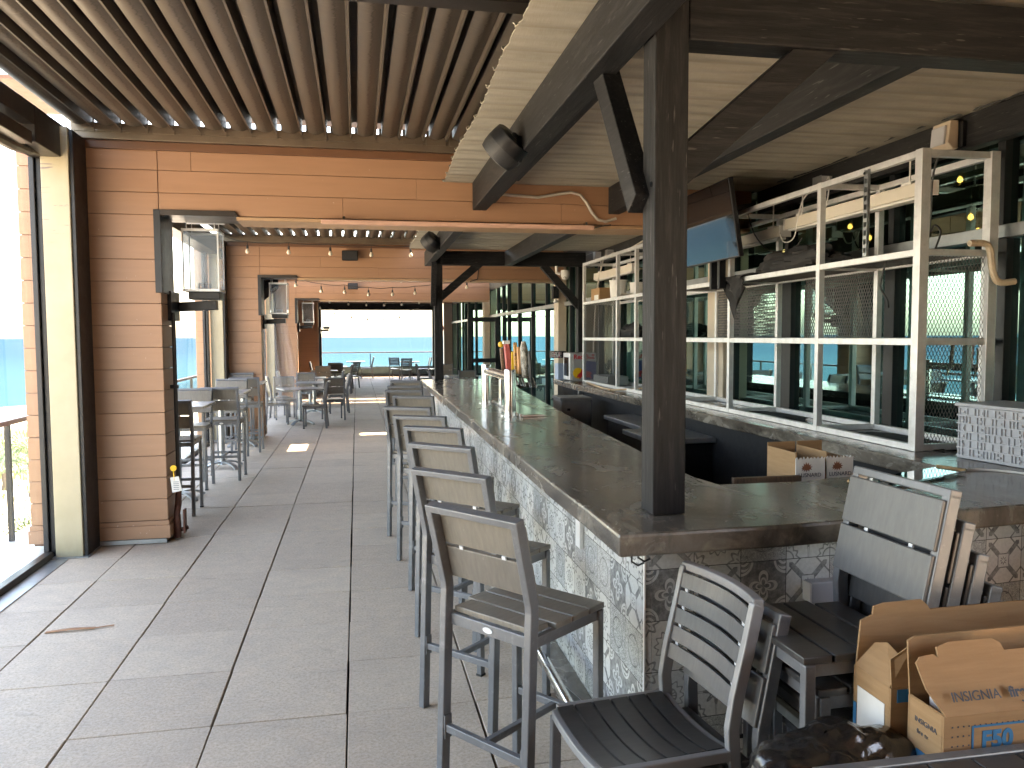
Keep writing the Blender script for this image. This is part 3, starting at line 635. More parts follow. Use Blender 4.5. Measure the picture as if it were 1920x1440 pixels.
# ---- railings outside
def railing(name, lab, p0, p1):
    p0, p1 = Vector(p0), Vector(p1); L = (p1-p0).length; d = (p1-p0)/L
    t = thing(name, lab, 'railing', p0, 'W')
    part(t, 'handrail', MB().beam(p0+Vector((0,0,1.04)), p1+Vector((0,0,1.04)), .055, .045), M['handrail'], bev=.006)
    n = int(L/2.6); mb = MB()
    for k in range(n+1): q = p0+d*(L*k/n); part(t, 'baluster_post', MB().box(q.x-.02,q.x+.02,q.y-.02,q.y+.02,-.01,1.018), M['black'])
    m = MB(); m.poly([p0+Vector((0,0,.08)),p1+Vector((0,0,.08)),p1+Vector((0,0,.98)),p0+Vector((0,0,.98))]); part(t, 'glass_infill', m, M['balusterglass'])
railing('balcony_railing', 'brown handrail with glass infill outside the left screens above the beach', (-3.02,-5.5,0), (-3.02,36.4,0))
railing('balcony_railing', 'thin railing outside the far end window in front of the sea', (-3.0,36.45,0.03), (4.2,36.45,0.03))

# ---- beach, dune plants, sea
m = MB(); rows = []
for a in [-220,-120,-60,-20,0,10,20,30,40,50,60,70,80,90,97,104,112,122,140,170]:      # a = distance towards the sea
    row = []
    for b in [-400,-250,-150,-100,-70,-50,-35,-20,-5,10,30,60,120,250,400]:
        z = -4.0 if a < 100 else -4.0-(a-100)*.045
        z += (.5*mnoise.noise(Vector((a*.06,b*.06,0)))+.25*mnoise.noise(Vector((a*.2,b*.2,3)))) if a < 90 else 0
        row.append((-a*.5+b*.7071, a*.5+b*.7071, z))
    rows.append(row)
m.sheet(rows); solo('ground', None, None, (0,0,-4), m, M['sand'], 'W', kind='structure', smooth=True)
m = MB(); R = 30000
m.poly([(-R,-R,-4.55),(R,-R,-4.55),(R,R,-4.55),(-R,R,-4.55)]); solo('sea', None, None, (0,0,-4.55), m, M['sea'], 'W', kind='structure')
m = MB(); gr = random.Random(5)
def blade(m, x, y, z, h, a, bend, w):
    d = Vector((math.cos(a), math.sin(a), 0)); p = Vector((x,y,z)); side = Vector((-d.y,d.x,0))*w; pts = []
    for k in range(4): q = k/3; pts.append(p+d*bend*q*q+Vector((0,0,h*(q-.28*q*q*bend/h))))
    vs = []
    for k, q in enumerate(pts):
        f = (1-k/3.0); vs.append((m.bm.verts.new(q-side*f), m.bm.verts.new(q+side*f)))
    for u, v in zip(vs, vs[1:]): m.bm.faces.new((u[0],u[1],v[1],v[0]))
for k in range(5200):
    q = gr.random(); y = 20+q*34; x = -y*.40+gr.uniform(-4.5,7.5)
    if x > -3.6: continue
    if mnoise.noise(Vector((x*.25,y*.25,1))) < -.12: continue
    blade(m, x, y, -4.1, gr.uniform(.5,1.15), gr.uniform(0,2*PI), gr.uniform(.2,.7), gr.uniform(.012,.03))
solo('dune_grass', 'yellow green dune grass on the sand below the deck', None, (-12,30,-4), m, M['grass'], 'W', kind='stuff')
def palm(lab, x, y, h, R1, seed):
    pr = random.Random(seed); t = thing('palm_tree', lab, 'palm', (x,y,-4.1), 'W', 'palms below the deck')
    m = MB(); m.tube([(x,y,-4.2),(x+.05,y,-4.1+h*.5),(x,y,-4.05+h)], [.16,.13,.11], 8); part(t, 'trunk', m, M['bark'])
    m = MB()
    for k in range(17):
        a = pr.uniform(0,2*PI); el = pr.uniform(-.3,1.25); d = Vector((math.cos(a)*math.cos(el), math.sin(a)*math.cos(el), math.sin(el)))
        c = Vector((x,y,-4.05+h)); hub = c+d*R1*.55; m.tube([c, c+d*R1*.3, hub], .012, 5); side = d.cross(Vector((0,0,1))).normalized(); up = side.cross(d)
        for j in range(19):
            f = (j/18-.5)*PI*1.35; dd = (d*math.cos(f)+side*math.sin(f)).normalized(); ln = R1*(.55+.35*math.cos(f)); sd = dd.cross(up).normalized()*.02
            p1 = hub+dd*ln*.6+up*.04; p2 = hub+dd*ln+Vector((0,0,-ln*.28))
            m.poly([hub, p1-sd, p2, p1+sd])
    part(t, 'crown', m, M['frond'])
palm('fan palm in front of the yellow grass at the left edge', -11.6, 31, 1.3, 1.3, 2)
palm('low green fan palm close below the deck at the bottom of the left screen', -8.5, 22.5, .3, 1.0, 4)
palm('second fan palm between the grass and the pale sand at the left edge', -13.3, 33, .7, 1.2, 8)
# ================================================================== THE BAR
ZB = 1.07
t = thing('bar_counter', 'U shaped bar with polished brown grey concrete top and patterned tile front', 'bar', (.5,3,0), 'B')
inner = [(2.13,1.13),(1.46,1.12),(1.17,1.05),(.77,1.05),(.735,1.25),(.74,1.6),(.79,2.4),(.85,3.5),(.91,4.55),(.99,5.6),(1.07,6.7),(1.14,7.8),(1.25,8.7),(1.42,9.35),(1.72,9.5)]
outer = [(1.76,10.62),(0,10.62),(0,.232),(.662,.245),(.905,.272),(1.658,.355),(2.92,.50)]
top = outer+[(2.92,10.3),(2.17,10.3)]+inner
m = MB()
full = outer[:2]+[(-.0+.004*math.sin(v*3.3),v) for v in [10.2-.5*i for i in range(20)]]+outer[2:]
poly = full+[(2.92,10.3),(2.17,10.3)]+[(2.135+.012*math.sin(v*2.7),v) for v in [9.8-.6*i for i in range(14)]]+inner
m.prism(poly, .985, ZB)
part(t, 'countertop', m, M['counter'], bev=.012)
TS = .2
def uvx(p, n): return ((p.y-.02)/TS, (p.z-.022)/TS) if abs(n.x) > .7 else ((p.x+.045)/TS+40, (p.z+.114)/TS)
m = MB()
m.box(.155,.18,.385,10.5,.03,.984)
part(t, 'tile_front', m, M['tile'], uv=uvx)
m = MB(); P = [(.181,.385),(.905,.43),(1.658,.51),(2.92,.66)]
for a, b in zip(P, P[1:]): m.prism([a, b, (b[0],b[1]+.022), (a[0],a[1]+.022)], .0, .984)
part(t, 'tile_end', m, M['tile'], uv=uvx)
part(t, 'corner_trim', MB().box(.148,.154,.378,.391,.03,.983), M['white'])
part(t, 'plinth', MB().box(.02,.154,.40,10.5,.0,.062), M['counter'], bev=.006)
m = MB(); m.tube([(-.045,.50,.205),(-.045,10.4,.205)], .024, 12)
part(t, 'foot_rail', m, M['steel'], smooth=True)
for v in (1.0,2.6,4.2,5.8,7.4,9.0): part(t, 'rail_bracket', MB().beam((-.045,v,.19),(.10,v,.05),.012,.04), M['steeldull'])
m = MB(); m.box(.182,.72,.46,10.45,.05,.984); m.prism([(.72,.462),(2.9,.69),(2.9,1.05),(2.12,1.10),(1.46,1.09),(.72,1.03)], .05, .984)
part(t, 'inner_carcass', m, M['blackmatt'])
part(t, 'back_cabinet', MB().box(2.24,2.92,1.12,10.25,0,.984), M['blackmatt'])
part(t, 'cabinet_post', MB().box(2.18,2.239,8.7,8.78,0,.984), M['steeldull'])
for k in range(3):                                          # purse hooks under the corner
    pass
m = MB()
for v in (.30,.345): m.tube([(.07+.9*(v-.3),v,.984),(.07+.9*(v-.3),v-.0,.95),(.09+.9*(v-.3),v-.012,.938),(.11+.9*(v-.3),v-.02,.95)], .004, 6)
part(t, 'bag_hook', m, M['black'])
def outlet(name, lab, base, mb, mat): return solo(name, lab, 'outlet', base, mb, mat, 'B', bev=.004)
m = MB(); m.box(.84,.965,.374,.428,.715,.80)
t2 = thing('outlet_box', 'grey weatherproof outlet cover on the tiled end of the bar', 'outlet', (.88,.42,.76), 'B')
part(t2, 'cover', m, M['greyplastic'], bev=.006); part(t2, 'hinge', MB().box(.832,.839,.37,.43,.72,.795), M['white'])
outlet('outlet_box', 'white outlet plate under the bar edge on the tiled long side', (.15,1.28,.8), MB().box(.132,.154,1.24,1.32,.74,.88), M['white'])

# beer tap tower
t = thing('tap_tower', 'stainless bridge shaped beer tap tower with two pillars on the bar', 'beer tap', (.36,5.1,ZB), 'B')
for v in (4.43, 5.82):
    m = MB(); m.lathe([(.085,0),(.085,.006),(.052,.008),(.052,.405),(.05,.412),(.0,.414)], (.375,v,ZB+.001), 28); part(t, 'pillar', m, M['steel'], smooth=True)
    m = MB(); m.cyl((.53,v,ZB+.002),(.53,v,ZB+.34),.028,16); 
    part(t, 'rear_tube', m, M['steel'], smooth=True) if v > 5 else m.bm.free()
part(t, 'bridge', MB().cyl((.375,4.43,ZB+.345),(.375,5.82,ZB+.345),.042,20), M['steel'], smooth=True)
part(t, 'drip_tray', MB().box(.46,.66,4.30,5.85,ZB+.001,ZB+.022).box(.435,.46,4.30,5.85,ZB+.001,ZB+.03), M['steel'], bev=.004)
hand = [(.468,5.32,'h1'),(.478,5.05,'h2'),(.485,4.90,'h3'),(.49,4.72,'h4'),(.495,4.60,'h5'),(.52,4.46,'h6'),(.545,4.36,'h7')]
hm = {'h1':('tap_handle','brown tap handle topped with a yellow lemon'),'h2':('tap_handle','broad red tap handle with a white cap'),'h3':('tap_handle','thin yellow tap handle behind the red one'),
      'h4':('tap_handle','orange tap handle with a dark speckled band'),'h5':('tap_handle','plain orange tap handle beside the speckled one'),'h6':('tap_handle','grey and white bark patterned tap handle'),'h7':('tap_handle','dark tap handle at the right of the tap row')}
for u, v, k in hand:
    zb = ZB+.36; lean = .035
    m = MB()
    if k == 'h1': m.slat([(u,v,zb),(u-.01,v,zb+.12),(u-.02,v,zb+.23)], .036, .03, (0,1,0)); mt = 'copperwood'
    elif k == 'h2': m.slat([(u,v,zb),(u-.012,v,zb+.14),(u-.024,v,zb+.27)], .075, .05, (0,1,0)); mt = 'handlered'
    elif k == 'h3': m.slat([(u,v,zb),(u,v,zb+.2)], .03, .02, (0,1,0)); mt = 'yellow'
    elif k == 'h4': m.slat([(u,v,zb),(u-.01,v,zb+.14),(u-.016,v,zb+.29)], .05, .03, (0,1,0)); mt = 'handleorange'
    elif k == 'h5': m.slat([(u,v,zb),(u-.005,v,zb+.13),(u-.012,v,zb+.25)], .04, .03, (0,1,0)); mt = 'handleplain'
    elif k == 'h6': m.tube([(u,v,zb-.02),(u-.006,v,zb+.1),(u-.014,v,zb+.24),(u-.018,v,zb+.30)], [.03,.036,.033,.018], 12); mt = 'bark2'
    else: m.tube([(u,v,zb-.06),(u-.002,v,zb+.1),(u-.012,v,zb+.22)], [.02,.016,.012], 8); mt = 'black'
    h = part(t, 'tap_handle', m, M[mt], smooth=True, bev=.006 if k in ('h2','h4','h5','h1') else 0, label=hm[k][1])
    if k == 'h1': mm = MB(); mm.lathe([(0,-.03),(.024,-.018),(.03,.005),(.02,.028),(0,.036)], (u-.022,v,zb+.262), 12); part(t, 'lemon', mm, M['yellow'], h, smooth=True)
    if k == 'h2': part(t, 'cap', MB().box(u-.06,u+.008,v-.042,v+.042,zb+.272,zb+.305), M['paper'], h, bev=.006)
    part(t, 'faucet', MB().tube([(u-.04,v,ZB+.345),(u+.02,v,ZB+.335),(u+.05,v,ZB+.25)], .012, 8), M['steel'], h, smooth=True)

# shelf rack
t = thing('shelf_rack', 'long aluminium frame shelf rack with expanded mesh panels on the back counter', 'shelf rack', (2.6,5,ZB), 'B')
UV = [1.80,2.845,4.27,5.55,6.80,7.53,9.14]; a = .045; UF, UB = 2.36, 2.83
for v in UV:
    w = .062 if v == 1.80 else a
    for u in (UF, UB): part(t, 'upright', MB().box(u,u+w,v-w/2,v+w/2,ZB+.001,2.872), M['alu'], bev=.003)
LV = [(1.072,1.112),(1.71,1.752),(2.245,2.285),(2.828,2.868)]
for z0, z1 in LV:
    for u in (UF, UB):
        m = MB()
        for p, q in zip(UV, UV[1:]):
            wp = .032 if p == 1.80 else a/2+.001
            m.box(u+.002,u+a-.002,p+wp,q-a/2-.001,z0,z1)
        part(t, 'rail', m, M['alu'], bev=.002)
    for v in UV: part(t, 'cross_rail', MB().box(UF+.066,UB-.002,v-.02,v+.02,z0,z1), M['alu'], bev=.002)
def xmesh(m, o, ex_, ey_, W, H, cw=.029, ch=.060, r=.0023):
    o, ex_, ey_ = Vector(o), Vector(ex_), Vector(ey_); nx = max(1, round(W/cw)); ny = max(1, round(H/ch)); cw = W/nx; ch = H/ny; nz = ex_.cross(ey_)
    for i in range(nx+1):
        for s in ((1,-1) if 0 < i < nx else ((1,) if i == 0 else (-1,))):
            pts = []
            for j in range(2*ny+1):
                off = cw/2 if j % 2 else 0
                pts.append(o+ex_*(i*cw+s*off)+ey_*(j*ch/2))
            # flat zig-zag ribbon with thickness
            L = [m.bm.verts.new(p-ex_*r+nz*.002) for p in pts]; Rr = [m.bm.verts.new(p+ex_*r-nz*.002) for p in pts]
            for k in range(len(pts)-1): m.bm.faces.new((L[k],L[k+1],Rr[k+1],Rr[k]))
def mpanel(o, ex_, W, z0, z1, cw=.030, ch=.055, r=.0023):
    m = MB(); xmesh(m, (o[0],o[1],z0), ex_, (0,0,1), W, z1-z0, cw, ch, r); p = part(t, 'mesh_panel', m, M['meshmetal']); s = p.modifiers.new('thick','SOLIDIFY'); s.thickness = .003
Y_, X_ = (0,1,0), (1,0,0)
mpanel((UB+.02,2.87), Y_, .95, 1.752, 2.245); mpanel((UB+.02,4.30), Y_, 1.22, 1.752, 2.245); mpanel((UB+.02,6.83), Y_, .68, 1.752, 2.245)
mpanel((UF+.062,1.80), X_, UB-UF-.062, 1.112, 1.71, .024, .05, .0022); mpanel((UF+.062,1.80), X_, UB-UF-.062, 1.752, 2.245, .024, .05, .0022)
mpanel((UF+.022,7.56), Y_, 1.55, 1.112, 1.71, .075, .042, .003); mpanel((UF+.022,7.56), Y_, 1.55, 1.752, 2.245, .075, .042, .003)
for p, q in ((1.83,2.82),(2.87,4.25),(4.29,5.53)):
    m = MB(); xmesh(m, (UF+.04,p,2.262), (0,1,0), (1,0,0), q-p, UB-UF-.03, .04, .09); part(t, 'mesh_shelf', m, M['meshmetal']).modifiers.new('thick','SOLIDIFY').thickness = .003
# things on and around the rack
def strip(lab, v0, v1, z0, z1, g='white strip lights above the rack'):
    s = thing('strip_light', lab, 'light', (2.75,(v0+v1)/2,z1), 'B', g)
    part(s, 'housing', MB().box(2.70,2.80,v0,v1,z0+.02,z1), M['offwhite'], bev=.006); part(s, 'diffuser', MB().box(2.705,2.795,v0+.05,v1-.05,z0,z0+.019), M['white'], bev=.006)
    [part(s, 'end_cap', MB().box(2.695,2.805,a_,b_,z0+.015,z1+.004), M['white'], bev=.003) for a_, b_ in ((v0-.012,v0-.001),(v1+.001,v1+.012))]
    for v in (v0+.2, v1-.2): part(s, 'hanger', MB().box(2.72,2.78,v-.05,v+.05,z1+.001,z1+.02).cyl((2.75,v,z1+.02),(2.75,v,2.945 if z1 < 2.9 else 3.1),.006,6), M['white'])
strip('white strip light hanging behind the nearest end of the rack', 2.19, 3.92, 2.665, 2.775)
strip('white strip light next to the television, lower than its neighbour', 4.0, 5.4, 2.62, 2.73)
strip('white strip light in the far section of the rack above the white bucket', 7.9, 9.7, 2.64, 2.76)
t2 = thing('slotted_strut', 'upright slotted metal strut fixed to the front of the rack', 'strut', (2.35,2.265,2.28), 'B')
m = MB()
for k in range(10): z = 2.286+.056*k; m.box(2.335,2.355,2.245,2.251,z,z+.056); m.box(2.335,2.355,2.279,2.285,z,z+.056); m.box(2.335,2.355,2.251,2.279,z,z+.022)
part(t2, 'channel', m, M['steeldull']); part(t2, 'bolt', MB().cyl((2.334,2.265,2.82),(2.322,2.265,2.82),.010,6), M['steel'])
# television on its bracket
t2 = thing('television', 'flat black television hung above the back counter, screen reflecting the sky', 'television', (2.15,4.4,2.75), 'B')
def tvp(v, h, d): # tilted forward plane
    return Vector((2.20-d*.97-h*.16, v, 2.43+h*.985-d*.16))
def tvbox(m, v0, v1, h0, h1, d0, d1): m.hexa([tvp(v0,h0,d0),tvp(v1,h0,d0),tvp(v1,h0,d1),tvp(v0,h0,d1),tvp(v0,h1,d0),tvp(v1,h1,d0),tvp(v1,h1,d1),tvp(v0,h1,d1)])
m = MB(); tvbox(m, 3.75, 4.90, 0, .66, -.045, 0); part(t2, 'casing', m, M['black'], bev=.006)
m = MB(); tvbox(m, 3.758, 4.892, .014, .652, .0005, .003); part(t2, 'screen', m, M['screen'])
m = MB(); m.box(2.26,2.32,4.25,4.29,2.2,2.6).box(2.26,2.32,4.42,4.46,2.2,2.6); m.beam((2.30,4.3,2.9),(2.62,4.3,2.95),.05,.05); m.beam((2.26,4.3,2.55),(2.30,4.3,2.92),.05,.05); part(t2, 'bracket', m, M['black'])
# fridge
t2 = thing('drinks_fridge', 'small silver drinks fridge with a red and yellow picture on its side', 'fridge', (2.48,9.77,ZB), 'B')
f0, f1, v0, v1, z0, z1 = 2.265, 2.70, 9.56, 9.98, ZB+.002, ZB+.44
part(t2, 'cabinet', MB().box(f0+.05,f1,v0,v1,z0,z1), M['silver'], bev=.006)
d = part(t2, 'door', MB().box(f0,f0+.048,v0,v1,z0+.01,z1-.004), M['alu'], bev=.006); part(t2, 'door_glass', MB().box(f0-.004,f0-.0005,v0+.07,v1-.07,z0+.07,z1-.07), M['screen'], d)
def fr(pts, y): 
    m = MB(); m.prism([(x, z) for x, z in pts], y-.0012, y-.0004, 1); return m
part(t2, 'blue_panel', fr([(f0+.20,z0+.01),(f1-.005,z0+.01),(f1-.005,z1-.14),(f0+.24,z1-.12)], v0), M['navy'])
cxx, czz = f0+.135, z0+.12; part(t2, 'yellow_disc', fr([(cxx+.085*math.cos(a*PI/16), czz+.085*math.sin(a*PI/16)) for a in range(32)], v0-.001), M['yellow'])
part(t2, 'red_emblem', fr([(f0+.11,z0+.05),(f0+.13,z0+.10),(f0+.17,z0+.13),(f0+.20,z0+.19),(f0+.215,z0+.14),(f0+.30,z0+.15),(f0+.36,z0+.12),(f0+.33,z0+.08),(f0+.36,z0+.03),(f0+.32,z0+.05),(f0+.26,z0+.05),(f0+.22,z0+.03),(f0+.20,z0+.07),(f0+.16,z0+.02),(f0+.15,z0+.06)], v0-.002), M['red'])
lettering(t2, 'Red Bull', .10, M['red'], frame_mat((f0+.062,v0-.003,z1-.095),(1,0,0),(0,0,1)), bold=.002)
t2 = thing('advert_box', 'small black and white advert box leaning out beside the fridge', 'box', (2.2,10.12,1.42), 'B')
part(t2, 'box', MB().box(2.10,2.33,10.05,10.24,1.42,1.53), M['black'], bev=.006); m = MB(); m.box(2.10,2.25,10.042,10.049,1.43,1.52); p = part(t2, 'printed_face', m, M['printred'])
m = MB()
m.box(2.19,2.36,10.02,10.26,ZB+.003,ZB+.03)
for k in range(9): m.box(2.19+.02*k,2.199+.02*k,10.015,10.02,ZB+.03,ZB+.26)
m.box(2.19,2.36,10.022,10.26,ZB+.03,ZB+.26); solo('plastic_crate', 'pale blue ribbed crate behind the silver fridge', 'crate', (2.28,10.15,ZB), m, M['bluecrate'], 'B', bev=.003)
solo('recorder_box', 'grey recorder box behind the mesh in the far lower shelf', 'recorder', (2.6,8.6,ZB), MB().box(2.47,2.78,8.25,8.95,ZB+.003,ZB+.13), M['steeldull'], 'B', bev=.005)
t2 = thing('cardboard_box', 'small cardboard box on the far upper shelf of the rack', 'box', (2.55,8.75,2.285), 'B')
part(t2, 'carton', MB().box(2.44,2.66,8.56,8.98,2.287,2.47), M['card'], bev=.004); part(t2, 'label', MB().box(2.436,2.4395,8.6,8.8,2.30,2.37), M['paper'])
m = MB(); m.lathe([(.105,0),(.12,.20),(.12,.235),(.128,.238),(.128,.25),(.0,.252)], (2.55,8.02,2.287), 24); solo('plastic_bucket', 'white plastic bucket on the upper shelf beside the small cardboard box', 'bucket', (2.55,8.02,2.287), m, M['white'], 'B', smooth=True)
m = MB(); m.lathe([(.09,0),(.105,.19),(.112,.20),(.0,.205)], (2.72,7.72,2.287), 24); solo('plastic_bucket', 'second white tub half hidden behind the rack upright on the upper shelf', 'bucket', (2.72,7.72,2.287), m, M['white'], 'B', smooth=True)
solo('paper_stack', 'loose white papers on the upper shelf next to the bucket', 'papers', (2.5,7.62,2.287), MB().box(2.42,2.62,7.56,7.82,2.287,2.31).box(2.44,2.60,7.60,7.78,2.311,2.335), M['paper'], 'B')
def heap(name, lab, c, rx, ry, rz, seed, mat='cloth', cat='cloth', n=(26,40), fold=.30, flat=0.12):
    m = MB(); rows = []
    for i in range(n[0]+1):
        ph = PI*.5*i/n[0]; row = []
        for k in range(n[1]+1):
            a = 2*PI*(k % n[1])/n[1]; d = Vector((math.cos(a)*math.cos(ph), math.sin(a)*math.cos(ph), math.sin(ph)))
            f = 1+fold*mnoise.noise(d*2.1+Vector((seed,0,0)))+fold*.55*abs(mnoise.noise(d*5.3+Vector((0,seed,0))))+fold*.18*mnoise.noise(d*13+Vector((seed,seed,0)))
            row.append((c[0]+d.x*rx*f, c[1]+d.y*ry*f, c[2]+max(.002,d.z*rz*f)))
        rows.append(row)
    m.sheet(rows); bmesh.ops.remove_doubles(m.bm, verts=m.bm.verts[:], dist=.0008); return solo(name, lab, cat, c, m, M[mat], 'B', smooth=True)
heap('black_cloth', 'crumpled black cloth on the middle shelf of the far rack section', (2.56,7.45,1.754), .17, .36, .17, 3.1)
heap('black_cloth', 'black plastic bundle heaped on the upper shelf right of the television', (2.58,3.45,2.288), .19, .55, .19, 7.7)
m = MB(); fold = []
for i in range(9):
    q = i/8; v = 3.95+.36*q; dz = .42*(1-abs(q-.45)*1.5); fold.append([(2.335-.02*math.sin(k*2.1+i), v+.02*math.sin(k+i*1.7), 2.30-dz*k/6) for k in range(7)])
m.sheet(fold); m.sheet([[(2.335+.0,3.95+.36*i/8,2.30),(2.45,3.95+.36*i/8,2.305+.02*math.sin(i)),(2.6,3.9+.36*i/8,2.30)] for i in range(9)])
o = solo('black_cloth', 'pointed black cloth hanging over the front rail below the television', 'cloth', (2.35,4.1,2.3), m, M['cloth'], 'B', smooth=True); o.modifiers.new('thick','SOLIDIFY').thickness = .004
for k, (pa, lab) in enumerate((([(2.36,3.98,1.12),(2.5,3.9,1.118),(2.62,3.7,1.12)], 'black wet mat lying on the counter under the middle rack section'), ([(2.45,2.30,1.12),(2.6,2.2,1.12),(2.7,2.45,1.12)], 'black wet mat lying on the counter under the nearest rack section'))):
    heap('black_mat', lab, (2.62,pa[1][1],ZB+.002), .16, .42, .014, 1.3+k, cat='mat', fold=.5)
# electrics along the ledger
def jbox(lab, v, z): 
    b = thing('junction_box', lab, 'junction box', (2.82,v,z), 'B'); part(b, 'box', MB().box(2.78,2.874,v-.06,v+.06,z,z+.11), M['greyplastic'], bev=.004); part(b, 'lid', MB().box(2.772,2.779,v-.064,v+.064,z-.004,z+.114), M['steeldull'], bev=.003)
jbox('grey junction box on the ledger above the middle of the rack', 3.55, 2.955); jbox('grey junction box on the ledger at the far section of the rack', 9.3, 2.98); jbox('second grey junction box on the ledger beside the far post', 9.95, 3.02)
cab = [('white_cable','white cable looping from the junction box to the strip light', [(2.78,3.6,2.99),(2.72,3.66,2.90),(2.70,3.7,2.76),(2.71,3.78,2.60),(2.70,3.92,2.58),(2.70,4.0,2.68)],'white'),
  ('white_cable','short white cable from the junction box down behind the rack top', [(2.82,3.48,3.03),(2.80,3.42,3.04),(2.79,3.40,2.95),(2.78,3.42,2.80)],'white'),
  ('conduit','white conduit climbing to the ledger at the far rack section', [(2.66,9.6,1.5),(2.68,9.5,2.4),(2.74,9.35,2.93),(2.80,9.25,3.03)],'conduit'),
  ('conduit','white conduit running along the ledger above the far rack', [(2.84,9.2,3.03),(2.84,8.6,3.0),(2.84,7.6,3.07),(2.84,6.6,3.10)],'conduit'),
  ('conduit','grey conduit on the ledger behind the television', [(2.84,3.62,3.01),(2.84,4.5,3.02),(2.84,5.2,3.0)],'conduit'),
  ('black_cable','black cable tacked along the top edge of the ledger', [(2.86,v,3.172+.012*math.sin(v*3)) for v in [.3+.35*k for k in range(13)]],'cable'),
  ('black_cable','black cable dangling inside the nearest rack section', [(2.62,1.95,2.9),(2.60,1.98,2.75),(2.61,2.0,2.55),(2.62,2.02,2.42),(2.60,1.95,2.45),(2.60,1.90,2.40),(2.62,1.97,2.30)],'cable'),
  ('black_cable','black cable hanging under the shelf at the nearest rack section', [(2.5,2.25,2.30),(2.47,2.28,2.1),(2.48,2.22,2.0),(2.46,2.18,1.95)],'cable'),
  ('black_cable','black cable looping beside the television below the strip light', [(2.5,4.2,2.86),(2.52,4.1,2.66),(2.56,3.9,2.5),(2.6,3.6,2.49),(2.62,3.5,2.56)],'cable'),
  ('black_cable','black cables looping over the edge of the back counter near the fridge', [(2.5,9.7,1.08),(2.30,9.6,1.082),(2.16,9.5,1.075),(2.11,9.45,1.0),(2.12,9.4,.86)],'cable'),
  ('black_cable','second black cable drooping over the back counter edge near the fridge', [(2.45,9.2,1.08),(2.25,8.9,1.085),(2.14,8.75,1.07),(2.10,8.7,.96),(2.11,8.65,.80)],'cable'),
  ('copper_pipe','bent copper coloured pipe lying along the back counter below the mesh', [(2.42,9.3,1.083),(2.27,8.2,1.084),(2.20,7.45,1.085),(2.26,7.25,1.085),(2.55,6.9,1.12)],'brasstube'),
  ('white_cable','thin white cable on the counter in front of the grey crate', [(2.10,1.10,1.076),(2.2,1.13,1.076),(2.32,1.05,1.076),(2.42,.85,1.076),(2.5,.6,1.076)],'white'),
  ('cream_pipe','bent cream pipe sticking out from the near end of the rack', [(2.66,1.73,2.315),(2.76,1.73,2.315),(2.80,1.73,2.28),(2.815,1.72,2.15),(2.85,1.71,2.085),(2.95,1.70,2.09)],'creampipe')]
for nm, lab, pts, mt in cab:
    r = {'conduit':.014,'copper_pipe':.012,'cream_pipe':.020}.get(nm,.006)
    P = [Vector(p) for p in pts]; fine = []
    for i in range(len(P)-1):
        p0 = P[max(i-1,0)]; p3 = P[min(i+2,len(P)-1)]
        for k in range(5):
            q = k/5; fine.append(.5*((2*P[i])+(-p0+P[i+1])*q+(2*p0-5*P[i]+4*P[i+1]-p3)*q*q+(-p0+3*P[i]-3*P[i+1]+p3)*q**3))
    fine.append(P[-1]); solo(nm, lab, 'pipe' if 'pipe' in nm or nm == 'conduit' else 'cable', pts[0], MB().tube(fine, r, 8), M[mt], 'B', smooth=True)
t2 = thing('flood_light', 'beige wall flood light on the ledger above the near end of the rack', 'light', (2.86,2.15,3.0), 'B')
m = MB(); m.prism([(2.76,2.99),(2.80,2.95),(2.84,2.95),(2.84,3.13),(2.78,3.13)], 2.06, 2.22, 1); part(t2, 'housing', m, M['beige'], bev=.008); m = MB(); m.prism([(2.745,2.98),(2.765,2.985),(2.772,3.10),(2.755,3.10)], 2.08, 2.20, 1); part(t2, 'lens', m, M['greyplastic'], bev=.005)
part(t2, 'back_box', MB().box(2.842,2.874,2.03,2.20,2.96,3.12), M['black'], bev=.004)

# ---- things on the counter
t2 = thing('folding_crate', 'pale grey stack of folded plastic crates at the right end of the counter', 'crate', (2.5,1.2,ZB), 'B')
c0, ca = Vector((2.44,1.53,ZB+.002)), math.atan2(-.055,-.418*-1)
def cr(x, y, z): # x along front to the right (towards -v), y into depth
    a = math.radians(-83); return Vector((2.44+x*math.cos(a)-y*math.sin(a)*-1*-1, 1.53+x*math.sin(a)+y*math.cos(a), ZB+.002+z))
def crb(m, x0, x1, y0, y1, z0, z1): m.hexa([cr(x0,y0,z0),cr(x1,y0,z0),cr(x1,y1,z0),cr(x0,y1,z0),cr(x0,y0,z1),cr(x1,y0,z1),cr(x1,y1,z1),cr(x0,y1,z1)])
m = MB(); crb(m, 0, .62, .008, .36, .0, .295); part(t2, 'body', m, M['greyplastic'], bev=.005)
m = MB(); cr_r = random.Random(4)
for r_ in range(6):
    z = .02+.046*r_; x = .012
    crb(m, 0, .62, 0, .0078, z-.008, z)
    while x < .6:
        w = cr_r.choice((.022,.022,.05,.034)); crb(m, x, min(x+.007,.62), 0, .0078, z, z+.036); x += w
    for q in range(5): crb(m, .03+.12*q, .05+.12*q, -.004, -.0002, z+.01, z+.022)
part(t2, 'rib_pattern', m, M['greyplastic'])
m = MB(); crb(m, -.012, .63, -.008, .37, .2952, .315); part(t2, 'rim', m, M['greyplastic'], bev=.004)
m = MB(); q = [Vector((1.33,.885,0)), Vector((2.03,1.17,0)), Vector((2.085,1.035,0)), Vector((1.42,.74,0))]
m.prism([(p.x,p.y) for p in q], ZB+.012, ZB+.020)
t2 = thing('mirror_tray', 'mirror polished metal tray with gold rims lying on the near counter', 'tray', (1.7,.95,ZB), 'B')
part(t2, 'plate', m, M['mirror'])
